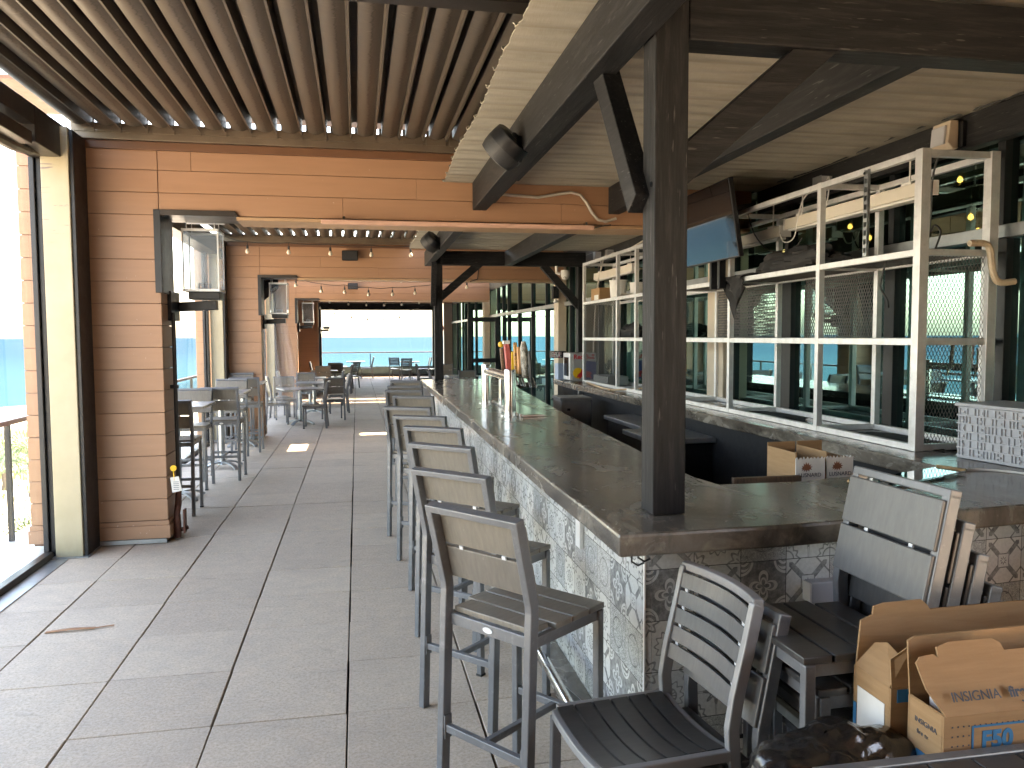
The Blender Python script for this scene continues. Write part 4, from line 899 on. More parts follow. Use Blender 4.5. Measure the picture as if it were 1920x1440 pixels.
part(t2, 'rim', MB().tube([q[0]+Vector((0,0,ZB+.02)), q[3]+Vector((0,0,ZB+.02))], .011, 8).tube([q[1]+Vector((0,0,ZB+.02)), q[2]+Vector((0,0,ZB+.02))], .011, 8), M['brass'], smooth=True)
part(t2, 'foot', MB().box(1.42,1.45,.80,.83,ZB+.001,ZB+.0118).box(1.98,2.0,1.08,1.1,ZB+.001,ZB+.0118), M['black'])
# inside of the bar
t2 = thing('ice_bin', 'black ice bin with a steel rim in the pit behind the taps', 'ice bin', (1.8,4.4,0), 'B')
part(t2, 'cabinet', MB().box(1.90,2.235,5.25,6.4,0,.80), M['black'], bev=.006); part(t2, 'steel_top', MB().box(1.86,2.236,5.2,6.45,.802,.85), M['steeldull'], bev=.006)
t2 = thing('steel_sink', 'low steel topped sink cabinet in the pit beside the thick post', 'sink', (1.7,2.6,0), 'B')
part(t2, 'cabinet', MB().box(1.70,2.235,4.30,5.0,0,.80), M['black'], bev=.006); part(t2, 'steel_top', MB().box(1.62,2.236,4.22,5.05,.802,.85), M['steeldull'], bev=.006)
part(t2, 'hinge', MB().box(1.75,1.80,4.292,4.299,.74,.80), M['steel'])
t2 = thing('bottle_cooler', 'black bottle cooler under the back counter at the near end of the pit', 'cooler', (1.9,1.5,0), 'B')
part(t2, 'cabinet', MB().box(1.10,2.20,1.16,1.76,0,.72), M['blackmatt'], bev=.01); part(t2, 'lid', MB().box(1.08,2.22,1.14,1.79,.722,.755), M['blackmatt'], bev=.006)
solo('wood_plank', 'dark wooden plank propped inside the pit beside the wine boxes', 'plank', (1.0,1.35,.9), MB().box(.98,1.36,1.33,1.36,.765,1.04), M['brownwood'], 'B', bev=.003)
wl = ('open white wine box with a copper dragon emblem, left one in the pit', 'second open white wine box with a copper dragon emblem, shaded right one in the pit')
dragon = [(0,.2),(.12,.28),(.06,.42),(.22,.38),(.20,.62),(.34,.48),(.40,.70),(.50,.50),(.62,.66),(.64,.46),(.84,.52),(.74,.38),(.96,.34),(.78,.26),(.90,.10),(.70,.16),(.66,-.02),(.54,.12),(.42,-.06),(.40,.12),(.22,-.02),(.26,.16),(.04,.04),(.14,.18)]
for n, (u0, u1, v0, tilt) in enumerate(((1.367,1.536,1.40,.0),(1.553,1.71,1.41,.05))):
    t2 = thing('wine_box', wl[n], 'box', (u0,v0,.76), 'B', 'white wine boxes in the pit'); zt = 1.118; w = u1-u0
    m = MB(); nn = 22; topz = [zt+(.008*math.sin(k*2.3)+.006*mnoise.noise(Vector((k*.9,n,0)))) for k in range(nn+1)]
    V = []
    for k in range(nn+1): V.append((u0+w*k/nn, topz[k]))
    m.prism(V+[(u1,.763),(u0,.763)], v0, v0+.006, 1)
    part(t2, 'front', m, M['paper']); part(t2, 'carton', MB().box(u0,u0+.006,v0+.0065,v0+.30,.763,zt+.03).box(u1-.006,u1,v0+.0065,v0+.30,.763,zt-.01).box(u0,u1,v0+.3,v0+.306,.763,zt+.05).box(u0+.006,u1-.006,v0+.0065,v0+.3,.763,.768), M['card'])
    e = MB(); e.prism([(u0+.030+.070*x, zt-.070+.072*z) for x, z in dragon], v0-.0014, v0-.0004, 1); part(t2, 'emblem', e, M['copper'])
    lettering(t2, 'LUSNARD', .030, M['ink'], frame_mat((u0+.014,v0-.0012,zt-.100),(1,0,0),(0,0,1)), xs=1.0)
t2 = thing('waste_bin', 'grey steel waste bin at the far end of the pit behind the taps', 'bin', (1.5,7.9,0), 'B')
m = MB(); m.prism([(1.62,7.55),(2.03,7.55),(2.03,8.0),(1.62,8.0)], 0, .93); part(t2, 'body', m, M['steeldull'], bev=.012); part(t2, 'lid', MB().box(1.61,2.04,7.54,8.01,.932,.97), M['steeldull'], bev=.006)
part(t2, 'latch', MB().box(1.70,1.74,7.532,7.539,.80,.83), M['black'])
# ================================================================== FURNITURE
def stool(name, lab, cat, sz, top, group, slatm, loc, rot, fr='B', stretch=True, slim=False):
    t = thing(name, lab, cat, loc, fr, group, rot, True); W = .225; F = M['frame']
    seat_t = .024; fr_t = sz-seat_t
    n = 4; x0, x1 = -.185, .222; w = (x1-x0)/n
    for k in range(n):
        a = x0+w*k; part(t, 'seat_slat', MB().box(a+.004, a+w-.004, -W+.004+(.031 if k == 0 else 0), W-.004-(.031 if k == 0 else 0), fr_t+.001, sz), M[slatm], bev=.004)
    m = MB(); m.box(-.19,.205,-W+.012,-W+.034,fr_t-.04,fr_t).box(-.19,.205,W-.034,W-.012,fr_t-.04,fr_t).box(.182,.205,-W+.035,W-.035,fr_t-.04,fr_t).box(-.20,-.178,-W+.034,W-.034,fr_t-.044,fr_t)
    ap = part(t, 'seat_frame', m, F, bev=.003)
    part(t, 'badge', (lambda q: q.prism([(.0+.024*math.cos(a*PI/8), fr_t-.022+.011*math.sin(a*PI/8)) for a in range(16)], -.2025, -.2008, 0))(MB()), M['sticker'], ap)
    for s in (-1, 1):
        part(t, 'leg', MB().box(.178,.212,s*(W-.018)-.015,s*(W-.018)+.015,0,fr_t-.001), F, bev=.004)
        kz = sz+.10
        m = MB(); y = s*(W-.016); P = [Vector((-.238,y,0)), Vector((-.205,y,sz-.02)), Vector((-.20,y,kz-.03)), Vector((-.203,y,kz)), Vector((-.275,y,top))]
        m.slat(P, .032, .042, (0,1,0)); part(t, 'back_leg', m, F, bev=.004)
        part(t, 'foot_cap', MB().box(.176,.214,s*(W-.018)-.017,s*(W-.018)+.017,-.001,.012), M['rubber'])
    m = MB(); m.beam((-.275,-W+.0,top),(-.275,W-.0,top),.042,.028,(-.24,0,1)); part(t, 'top_rail', m, F, bev=.004)
    d = Vector((-.275+.203,0,top-kz)).normalized(); nrm = Vector((d.z,0,-d.x)); L = (top-kz)/d.z; nb = 2 if not slim else 3; hh = (L-.02)/nb
    for k in range(nb):
        c = Vector((-.203,0,kz))+d*(.004+hh*(k+.5))+nrm*.026
        m = MB(); m.beam(c+Vector((0,-W+.008,0)), c+Vector((0,W-.008,0)), .016, hh-.012, d); part(t, 'back_slat', m, M[slatm], bev=.004)
    m = MB()
    for y in (-.1,.11):
        c = Vector((-.203,0,kz))+d*(.004+hh)+nrm*.018; m.beam(c+Vector((0,y-.009,0)), c+Vector((0,y+.009,0)), .006, .014, d)
    part(t, 'clip', m, M['sticker'])
    if stretch:
        m = MB(); m.box(-.235,-.210,-W+.032,W-.032,.285,.315).box(.183,.207,-W+.034,W-.034,.285,.315).box(-.209,.182,-.012,.012,.287,.313)
        part(t, 'stretcher', m, F, bev=.003)
        m = MB()
        for s in (-1,1): m.box(-.240,-.204,s*(W-.034)-.004,s*(W-.034)+.004,.26,.35)
        part(t, 'stretcher_plate', m, F)
    return t.o
def rad(a): return math.radians(a)
BS = [(-.30,.47,38),(-.31,1.30,43),(-.28,2.22,47),(-.28,3.13,55),(-.34,3.92,60),(-.40,4.72,62),(-.29,6.02,66),(-.36,6.95,70),(-.32,7.75,72),(-.24,8.9,70)]
ordn = ['nearest bar stool of the row along the bar, turned towards its tiled corner','second bar stool along the bar, counted from its near corner','third bar stool along the bar, counted from its near corner','fourth bar stool along the bar, counted from its near corner',
        'fifth bar stool along the bar, counted from its near corner','sixth bar stool along the bar, backrest left of the tap tower','seventh bar stool along the bar, counted from its near corner','eighth bar stool along the bar, third from its far end',
        'ninth bar stool along the bar, last but one from the far post','tenth and farthest bar stool, beside the far post of the bar']
GS = 'bar stools along the bar'
proto = stool('bar_stool', ordn[0], 'bar stool', .76, 1.15, GS, 'slat', (BS[0][0],BS[0][1],0), rad(BS[0][2]))
for k in range(1, len(BS)): dup(proto, (BS[k][0],BS[k][1],0), rad(BS[k][2]), ordn[k])
HT = [(-1.95,9.13,0),(-1.82,11.2,0),(-1.84,13.45,0)]
hl = [(-1.83,8.46,90,'tall stool at the nearest high table, half hidden by the siding pillar'),(-1.95,9.80,-90,'tall stool on the far side of the nearest high table, facing the camera'),(-1.655,10.42,88,'tall stool pushed in at the near side of the middle high table'),
      (-1.83,12.0,-90,'tall stool on the far side of the middle high table, facing the camera'),(-1.70,12.85,90,'tall stool at the near side of the farthest high table'),(-1.98,14.0,-88,'tall stool between the farthest high table and the second siding wall')]
for x, y, a, lab in hl: dup(proto, (x,y,0), rad(a), lab, 'tall stools at the high tables', frame='W')
def ped_table(name, lab, h, w, loc, rot, group, fr='W', mt='tablegrey'):
    t = thing(name, lab, 'table', loc, fr, group, rot, True); tp = MB().box(-w/2,w/2,-w/2,w/2,h-.028,h); part(t, 'tabletop', tp, M[mt], bev=.006)
    part(t, 'pole', MB().cyl((0,0,.07),(0,0,h-.06),.038,18), M['steeldull'], smooth=True); part(t, 'top_plate', MB().box(-.2,.2,-.03,.03,h-.058,h-.029).box(-.03,.03,-.2,-.031,h-.058,h-.029).box(-.03,.03,.031,.2,h-.058,h-.029), M['frame'])
    m = MB(); m.lathe([(.06,.055),(.055,.085),(.04,.10)], (0,0,0), 16); 
    for k in range(4):
        a = PI/4+k*PI/2; d = Vector((math.cos(a), math.sin(a), 0)); m.slat([d*.03+Vector((0,0,.085)), d*.13+Vector((0,0,.085)), d*.23+Vector((0,0,.06)), d*.31+Vector((0,0,.018))], .06, .022, (-d.y,d.x,0))
    part(t, 'foot_base', m, M['steeldull'], smooth=True); return t.o
tl = ['nearest grey high table beside the siding pillar','middle grey high table along the left screens','farthest grey high table before the second siding wall']
tp = ped_table('high_table', tl[0], 1.05, .70, HT[0], 0, 'high tables on the left')
for k in (1,2): dup(tp, HT[k], 0, tl[k], frame='W')
# low chairs: straight slat kind and curved slat kind
proto_b = stool('dining_chair', 'grey dining chair at the left end of the nearest low table, facing the bar', 'chair', .45, .90, 'dining chairs at the low tables', 'slat', (-1.62,16.75,0), rad(8), 'W', False)
def curved_chair(lab, loc, rot, tilt, group, slatm='slatdark', fr='B'):
    t = thing('slatted_chair', lab, 'chair', loc, fr, group, rot, True); W = .225; F = M['frame']; sz = .45
    def dip(y): return -.022*(1-(y/.2)**2)
    ys = [-.205+.41*k/10 for k in range(11)]
    for k in range(6):
        x = .185-.0685*k; m = MB(); m.slat([(x,y,sz-.008+dip(y)) for y in ys], .060, .014, (1,0,0)); part(t, 'seat_slat', m, M[slatm], smooth=True)
    m = MB(); 
    for s in (-1,1): m.beam((.21,s*(W-.010),sz-.015),(-.20,s*(W-.010),sz-.02),.026,.034)
    for x in (.223,-.205): m.slat([(x,y,sz-.022+dip(y)*.9) for y in ys], .030, .022, (0,0,1))
    part(t, 'seat_frame', m, M['framelight'], bev=.004)
    m = MB(); m.beam((.12,-.2,sz-.06),(.12,.2,sz-.06),.02,.02); m.beam((-.1,-.2,sz-.06),(-.1,.2,sz-.06),.02,.02); part(t, 'cross_bar', m, F)
    for s in (-1,1):
        y = s*(W-.012); part(t, 'leg', MB().beam((.222,y,0),(.215,y,sz-.034),.028,.034), F, bev=.004)
        m = MB(); m.slat([(-.25,y,0),(-.212,y,sz-.04),(-.205,y,sz+.06),(-.222,y,sz+.16),(-.262,y,sz+.32),(-.288,y,.885),(-.292,y,.895)], .028, .042, (0,1,0)); part(t, 'back_leg', m, M['framelight'], bev=.005)
        part(t, 'side_rail', MB().beam((.2,y,.20),(-.215,y,.20),.018,.028), F) if False else None
    m = MB(); m.slat([(-.292-.032*(1-(y/.215)**2),y,.897) for y in [-.225+.45*k/10 for k in range(11)]], .030, .034, (0,0,1)); part(t, 'top_rail', m, M['framelight'], bev=.005)
    P = [Vector((-.222,0,sz+.12)), Vector((-.285,0,.882))]; d = (P[1]-P[0]).normalized(); L = (P[1]-P[0]).length; hh = L/5
    for k in range(5):
        c = P[0]+d*hh*(k+.5); m = MB(); m.slat([(c.x+.010-.034*(1-(y/.205)**2)*(.5+.12*k),y,c.z) for y in [-.20+.4*j/10 for j in range(11)]], hh-.012, .013, d); part(t, 'back_slat', m, M['slatgrey'], smooth=True)
        if k < 4:
            c2 = P[0]+d*hh*(k+1); m = MB()
            for s in (-1,1): m.box(c2.x-.004,c2.x+.004,s*.175-.009,s*.175+.009,c2.z-.006,c2.z+.006)
            part(t, 'clip', m, M['sticker'])
    if tilt: t.o.rotation_euler = (tilt[0],tilt[1],t.o.rotation_euler.z)
    return t.o
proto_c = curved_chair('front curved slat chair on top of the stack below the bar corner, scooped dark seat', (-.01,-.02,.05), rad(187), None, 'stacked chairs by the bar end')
ob = dup(proto_b, (.085,-.035,.0), rad(187), 'flat slat chair underneath the front curved slat chair', 'stacked chairs by the bar end')
def restuff(o, mt):
    for c in o.children:
        if c.name.split('.')[0] in ('seat_slat','back_slat'):
            c.data = c.data.copy(); c.data.materials[0] = M[mt]
restuff(ob, 'slatgrey')
sl = ['bottom chair of the tall stack behind the cardboard boxes','second chair from the bottom of the tall stack behind the boxes','middle chair of the tall stack of five behind the boxes','fourth chair of the tall stack, just under the topmost one','topmost chair of the tall stack, wide grey back slats leaning before the bar']
for k in range(5):
    o = dup(proto_b, (.557+.05*(4-k),-.165,.10*k), rad(182), sl[k], 'stacked chairs by the bar end'); o.name = 'dining_chair'
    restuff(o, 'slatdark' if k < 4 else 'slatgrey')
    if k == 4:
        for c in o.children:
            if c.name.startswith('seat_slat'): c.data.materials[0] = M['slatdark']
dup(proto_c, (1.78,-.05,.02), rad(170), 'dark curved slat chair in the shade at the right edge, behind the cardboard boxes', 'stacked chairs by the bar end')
GL = 'low tables of the deck'; LT = [(-1.15,16.55,.3,'nearest low square table behind the second siding wall'),(-.98,18.7,0,'second low table, behind the dark backed chair'),(-1.2,20.9,0,'third low table, just before the third siding wall'),
      (-1.0,25.2,.1,'low table beyond the third siding wall on the left'),(-.75,28.4,0,'low table near the end window among dark chairs'),(-.05,34.3,0,'low table standing right against the far end window'),
      (2.15,33.0,0,'low table right of the deck by the end window'),(2.75,20.9,0,'low table right behind the far end of the bar'),(2.75,25.6,0,'low table on the right beyond the glass door')]
lp = ped_table('low_table', LT[0][3], .74, .80, LT[0][:2]+(0,), LT[0][2], GL)
for x, y, a, lab in LT[1:]: dup(lp, (x,y,0), a, lab, frame='W')
DC = [(-.83,15.9,178,'chair turned sideways in front of the nearest low table'),(-.52,17.35,100,'dark backed chair facing away at the end of the nearest low table'),(-1.75,18.3,20,'chair against the drape behind the nearest low table'),(-1.55,17.75,-80,'chair between the two nearest low tables'),
      (-.45,18.9,185,'chair on the walkway side of the second low table'),(-1.25,20.15,92,'chair facing away at the third low table'),(-.62,21.0,180,'chair on the walkway side of the third low table'),(-1.75,21.1,0,'chair on the screen side of the third low table'),
      (-1.6,25.2,0,'chair on the screen side of the table beyond the third wall'),(-.42,25.3,176,'chair on the walkway side of the table beyond the third wall'),(-1.0,24.5,90,'chair facing away at the table beyond the third wall'),(-1.35,28.4,0,'chair left of the table near the end window'),
      (2.75,20.1,90,'chair facing away at the table behind the bar end'),(3.35,20.95,180,'chair right of the table behind the bar end'),(2.15,21.0,0,'chair left of the table behind the bar end'),(2.75,24.9,90,'chair facing away at the table beyond the glass door'),(2.15,25.6,0,'chair left of the table beyond the glass door')]
for x, y, a, lab in DC: dup(proto_b, (x,y,0), rad(a), lab, 'dining chairs at the low tables', frame='W')
CC = [(-.75,27.6,92,'dark slatted chair facing away before the table near the end window'),(-.25,27.9,150,'dark slatted chair at the right of the table near the end window'),(-.70,26.9,95,'dark slatted chair behind the table beyond the third wall'),(.42,34.5,182,'slatted chair seen sideways against the far end window'),
      (1.62,33.6,70,'left dark slatted chair at the table right of the end window'),(1.95,32.3,95,'nearer dark slatted chair at the table right of the end window'),(2.75,33.0,185,'dark slatted chair right of the table by the end window')]
for x, y, a, lab in CC: dup(proto_c, (x,y,0), rad(a), lab, 'dark slatted chairs near the end window', frame='W')
# dark table at the lower right corner
t = thing('slatted_table', 'dark slatted table top cut off at the lower right corner', 'table', (.8,-1.1,0), 'B')
u0, u1, v0, v1 = .16, 1.35, -1.5, -.742
for k in range(9):
    a = u0+.035+(u1-u0-.07)/9*k; part(t, 'slat', MB().box(a+.003,a+(u1-u0-.07)/9-.003,v0+.03,v1-.034,.715,.738), M['slatdark'], bev=.003)
part(t, 'rim', MB().box(u0,u1,v1-.03,v1,.70,.742).box(u0,u1,v0-.004,v0+.026,.70,.742).box(u0,u0+.03,v0+.03,v1-.034,.70,.742).box(u1-.03,u1,v0+.03,v1-.034,.70,.742), M['frame'], bev=.004)
for x in (u0+.01,u1-.05):
    for y in (v0+.01,v1-.05): part(t, 'leg', MB().box(x,x+.04,y,y+.04,0,.699), M['frame'])
# cardboard boxes
def tvbox_(lab, u0, u1, v0, v1, zt):
    t = thing('cardboard_box', lab, 'box', ((u0+u1)/2,(v0+v1)/2,0), 'B', 'open cardboard boxes before the bar'); k = .007
    m = MB(); m.box(u0,u1,v0,v0+k,-.224,zt).box(u0,u1,v1-k,v1,-.224,zt).box(u0,u0+k,v0+k,v1-k,-.224,zt).box(u1-k,u1,v0+k,v1-k,-.224,zt).box(u0+k,u1-k,v0+k,v1-k,-.224,-.217); part(t, 'carton', m, M['card'], bev=.002)
    return t
def flapq(t, pts, nrm, name='flap', mat='card'):
    m = MB(); n = Vector(nrm).normalized()*.006; P = [Vector(p) for p in pts]
    lo = [m.bm.verts.new(p-n/2) for p in P]; hi = [m.bm.verts.new(p+n/2) for p in P]; m.bm.faces.new(lo); m.bm.faces.new(hi[::-1])
    for i in range(len(P)): m.bm.faces.new((lo[i],lo[(i+1)%len(P)],hi[(i+1)%len(P)],hi[i]))
    return part(t, name, m, M[mat])
b1 = tvbox_('rear open television carton with a white shipping label on its end', .68, 1.95, -.325, -.14, .70)
flapq(b1, [(.685,-.143,.70),(.69,-.150,.80),(.70,-.140,.845),(.745,-.135,.858),(.75,-.133,.885),(.79,-.13,.893),(.93,-.128,.895),(.95,-.13,.878),(.96,-.132,.862),(1.4,-.13,.868),(1.94,-.12,.87),(1.945,-.143,.70)], (0,1,.1))
flapq(b1, [(.684,-.32,.70),(.70,-.29,.775),(.78,-.30,.83),(1.94,-.29,.84),(1.945,-.32,.70)], (0,1,-.2))
flapq(b1, [(.682,-.32,.70),(.682,-.145,.70),(.735,-.17,.778),(.752,-.21,.792),(.75,-.27,.775)], (-1,0,.7))
m = MB(); m.box(.6775,.679,-.30,-.165,.42,.64); part(b1, 'shipping_label', m, M['paper'])
part(b1, 'blue_strip', MB().box(.70,.80,-.3282,-.3265,.655,.695), M['blue']); part(b1, 'blue_strip', MB().box(.6772,.6790,-.16,-.145,.50,.58), M['blue'])
b2 = tvbox_('front open television carton printed with blue F50 lettering', .71, 1.98, -.513, -.363, .70)
flapq(b2, [(.712,-.366,.70),(.70,-.372,.80),(.705,-.36,.862),(.73,-.356,.872),(1.97,-.35,.885),(1.975,-.366,.70)], (0,1,.1))
fl = flapq(b2, [(.714,-.512,.70),(.68,-.475,.765),(.672,-.44,.828),(.69,-.432,.842),(.735,-.43,.846),(.748,-.436,.836),(.752,-.421,.862),(.80,-.415,.872),(.94,-.415,.872),(.965,-.42,.86),(.968,-.434,.842),(1.97,-.43,.85),(1.975,-.512,.70)], (0,1,-.5))
flapq(b2, [(.712,-.51,.70),(.712,-.368,.70),(.748,-.39,.665),(.75,-.48,.66)], (-1,0,-.7))
part(b2, 'foam_packing', MB().box(.755,.82,-.49,-.39,.62,.715), M['white'], bev=.01)
fo = Vector((.738,-.5045,.735)); fx = Vector((1,0,0)); fy = Vector((0,.08,.145)).normalized()
nf = fx.cross(fy)
lettering(b2, 'INSIGNIA', .038, M['ink'], frame_mat(fo+nf*.0075, fx, fy)); lettering(b2, 'fire tv', .040, M['ink'], frame_mat(fo+Vector((.188,0,0))+nf*.0075, fx, fy), bold=.0012)
m = MB(); m.tube([fo+Vector((.222+.08*k/8,0,0))+fy*(-.012-.012*math.sin(PI*k/8))+nf*.0075 for k in range(9)], .0022, 5); part(b2, 'smile_mark', m, M['ink'])
for p, q in (((.855,.575),(1.06,.581)),): part(b2, 'blue_frame', MB().box(.80,.985,-.5148,-.5134,.660,.666).box(.80,.806,-.5148,-.5134,.40,.6595), M['blue'])
part(b2, 'blue_panel', MB().box(.985,1.5,-.5148,-.5134,.40,.682), M['blue'])
lettering(b2, 'F50', .070, M['blue'], frame_mat((.832,-.5142,.598),(1,0,0),(0,0,1)), bold=.003); lettering(b2, 'SERIES', .030, M['ink'], frame_mat((.838,-.5142,.562),(1,0,0),(0,0,1)), bold=.001)
part(b2, 'blue_label', MB().box(.7072,.7094,-.485,-.405,.42,.555), M['blue'])
lettering(b2, 'F50', .040, M['paper'], frame_mat((.7068,-.418,.495),(0,-1,0),(0,0,1)), bold=.001); part(b2, 'label_line', MB().box(.7064,.7071,-.48,-.41,.470,.474), M['paper'])
lettering(b2, 'INSIGNIA', .022, M['ink'], frame_mat((.7090,-.395,.635),(0,-1,0),(0,0,1))); lettering(b2, 'fire tv', .020, M['ink'], frame_mat((.7090,-.405,.602),(0,-1,0),(0,0,1)))
m = MB()
for k in range(60):
    x, z = .735+.018*(k % 15), .665-.028*(k//15)
    if x < .79 or k < 15: m.box(x,x+.004,-.5146,-.5136,z,z+.004)
part(b2, 'printed_dots', m, M['ink'])
for b, cu, cv in ((b1, 1.315, -.2325), (b2, 1.345, -.438)):       # true size of the cartons: 0.82 m tall
    for c in b.o.children: c.data.transform(Matrix.Translation((0,0,.199)) @ Matrix.Diagonal((.888,.888,.888,1)))
    b.o.location = to_world((cu*.888-.098, cv*.888-.270, 0), 'B')
# crumpled black bin bag
m = MB(); rows = []; prof = [(0,.0)]+[(.9+.1*math.sin(k*.9),.06+.085*k) for k in range(6)]+[(1.0,.56),(.97,.61),(.88,.655),(.72,.69),(.52,.712),(.32,.722),(.14,.728),(.02,.73)]
fine = []
for (r0,z0),(r1,z1) in zip(prof, prof[1:]):
    for k in range(5): fine.append((r0+(r1-r0)*k/5, z0+(z1-z0)*k/5))
fine.append(prof[-1])
for r0, z0 in fine:
    row = []
    for k in range(97):
        a = 2*PI*(k % 96)/96; P = Vector((.30+.24*r0*math.cos(a), -.58+.165*r0*math.sin(a), z0+.04*r0*math.cos(a-.4)*(z0/.73)))
        N = Vector((math.cos(a)*r0, math.sin(a)*r0, 1-r0+.25)).normalized()
        d = .045*mnoise.noise(P*4.2+Vector((3,0,0)))+.05*(abs(mnoise.noise(P*6.5))-.25)+.022*(abs(mnoise.noise(P*15+Vector((0,5,0))))-.2)+.007*mnoise.noise(P*40)
        P = P+N*d; P.z = max(P.z, .0); row.append(P)
    rows.append(row)
m.sheet(rows); bmesh.ops.remove_doubles(m.bm, verts=m.bm.verts[:], dist=.0005)
solo('bin_bag', 'crumpled glossy black bin bag in front of the cardboard boxes', 'bag', (.30,-.58,0), m, M['bag'], 'B', smooth=True)
solo('bin_bag_box', 'dark box the black bin bag rests on', 'box', (.45,-.55,0), MB().box(.20,.64,-.72,-.40,0,.31), M['black'], 'B', bev=.01) if False else None
# ================================================================== FITTINGS
# pipe at the pillar with valve and tag
t = thing('gas_pipe', 'dark vertical pipe with rusty valve at the edge of the near siding pillar', 'pipe', (-1.585,7.42,0), 'W')
part(t, 'riser', MB().tube([(-1.585,7.42,.42),(-1.585,7.42,2.0)], .017, 10), M['darkbronze'], smooth=True)
part(t, 'valve', MB().tube([(-1.585,7.33,.01),(-1.585,7.33,.12),(-1.585,7.33,.22),(-1.585,7.40,.30),(-1.585,7.42,.43)], [.03,.032,.026,.028,.024], 12).cyl((-1.60,7.36,.06),(-1.50,7.36,.09),.018,10).box(-1.53,-1.515,7.3,7.38,.05,.26), M['rust'], smooth=True)
part(t, 'clamp', MB().box(-1.625,-1.56,7.40,7.44,1.33,1.36), M['black'])
m = MB(); m.lathe([(.018,-.004),(.026,-.004),(.026,.004),(.018,.004)], (-1.553,7.10,.665), 16, (0,1,0)); m.tube([(-1.553,7.10,.64),(-1.548,7.10,.56)], .006, 8); part(t, 'yellow_handle', m, M['yellow'])
m = MB(); m.hexa([(-1.580,7.095,.585),(-1.512,7.095,.595),(-1.512,7.099,.595),(-1.580,7.099,.585),(-1.566,7.095,.455),(-1.488,7.095,.470),(-1.488,7.099,.470),(-1.566,7.099,.455)]) ; part(t, 'tag', m, M['paper'])
m = MB()
for k in range(5): m.box(-1.556,-1.512,7.0935,7.0945,.545-.016*k,.549-.016*k)
part(t, 'tag_print', m, M['ink'])
# glass lanterns on arms
def lantern(lab, loc, group):
    t = thing('wall_lantern', lab, 'lantern', loc, 'W', group, 0, True)
    part(t, 'wall_box', MB().box(-.055,.022,-.40,-.06,1.93,2.19), M['black'], bev=.006)
    part(t, 'arm', MB().beam((.023,-.1,2.06),(.36,-.1,2.075),.09,.085), M['black'], bev=.005)
    part(t, 'base', MB().box(.13,.40,-.22,.02,2.125,2.195), M['black'], bev=.006)
    x0, x1, y0, y1, z0, z1 = .10,.40,-.25,.05,2.20,2.74
    m = MB(); m.poly([(x0,y0,z0),(x1,y0,z0),(x1,y0,z1),(x0,y0,z1)]); m.poly([(x0,y1,z0),(x1,y1,z0),(x1,y1,z1),(x0,y1,z1)]); m.poly([(x0,y0,z0),(x0,y1,z0),(x0,y1,z1),(x0,y0,z1)]); m.poly([(x1,y0,z0),(x1,y1,z0),(x1,y1,z1),(x1,y0,z1)])
    part(t, 'glass', m, M['lampglass'])
    m = MB()
    for z in (z0-.004, z1-.004):
        m.box(x0-.008,x1+.008,y0-.012,y0-.001,z,z+.022).box(x0-.008,x1+.008,y1+.001,y1+.012,z,z+.022).box(x0-.012,x0-.001,y0,y1,z,z+.022).box(x1+.001,x1+.012,y0,y1,z,z+.022)
    for x in (x0, x1):
        for y in (y0, y1): m.box(x-.006,x+.006,y-.006,y+.006,z0+.02,z1-.006)
    part(t, 'frame', m, M['alu'])
    m = MB()
    for x in (x0+.03, x1-.03):
        for y in (y0+.03, y1-.03): m.cyl((x,y,z1),(x,y,z1+.10),.004,6)
    m.box(x0-.02,x1+.02,y0-.02,y1+.02,z1+.10,z1+.115); part(t, 'hood', m, M['alu'])
    m = MB()
    for k in range(4): m.cyl((.20,-.1,2.215+.02*k),(.30,-.1,2.215+.02*k),.004,6)
    m.box(.195,.205,-.12,-.08,2.20,2.28).box(.295,.305,-.12,-.08,2.20,2.28); part(t, 'burner', m, M['steeldull']); return t.o
ll = ['large glass lantern on a black arm just behind the near siding pillar','glass lantern on a black arm behind the second siding wall, before the drape','glass lantern on a black arm behind the third siding wall','small glass lantern seen against the far end window']
lo = lantern(ll[0], (-1.62,7.82,0), 'glass lanterns on arms')
for k, (x, y) in enumerate(((-1.62,15.0),(-1.60,23.4),(-1.52,34.8))): dup(lo, (x,y,0), 0, ll[k+1], frame='W')
# round speakers
def rspk(lab, c, bx):
    t = thing('round_speaker', lab, 'speaker', c, 'B', 'round speakers on the beams'); ax = Vector((-.62,.42,-.66)).normalized(); c = Vector(c)
    m = MB(); m.lathe([(.0,-.085),(.105,-.085),(.122,-.075),(.128,-.03),(.128,.0)], c, 30, ax); part(t, 'housing', m, M['black'], smooth=True)
    m = MB(); m.lathe([(.129,.0),(.127,.05),(.118,.085),(.06,.10),(.0,.104)], c, 30, ax); part(t, 'grille', m, M['darkgrille'], smooth=True)
    b = c-ax*.086; m = MB(); m.lathe([(.03,0),(.03,.012),(.018,.02),(.0,.022)], b, 16, -ax); part(t, 'knob', m, M['black'], smooth=True)
    m = MB(); m.beam(b-ax*.004, (bx,c.y+.03,c.z-.03), .055, .02); m.box(bx-.02,bx-.001,c.y-.05,c.y+.07,c.z-.1,c.z+.06); part(t, 'bracket', m, M['black'], bev=.003)
rspk('round black speaker on the side of the near long beam', (-.005,2.47,2.945), .087); rspk('round black speaker on the beam past the first siding wall', (-.02,7.9,3.0), .087)
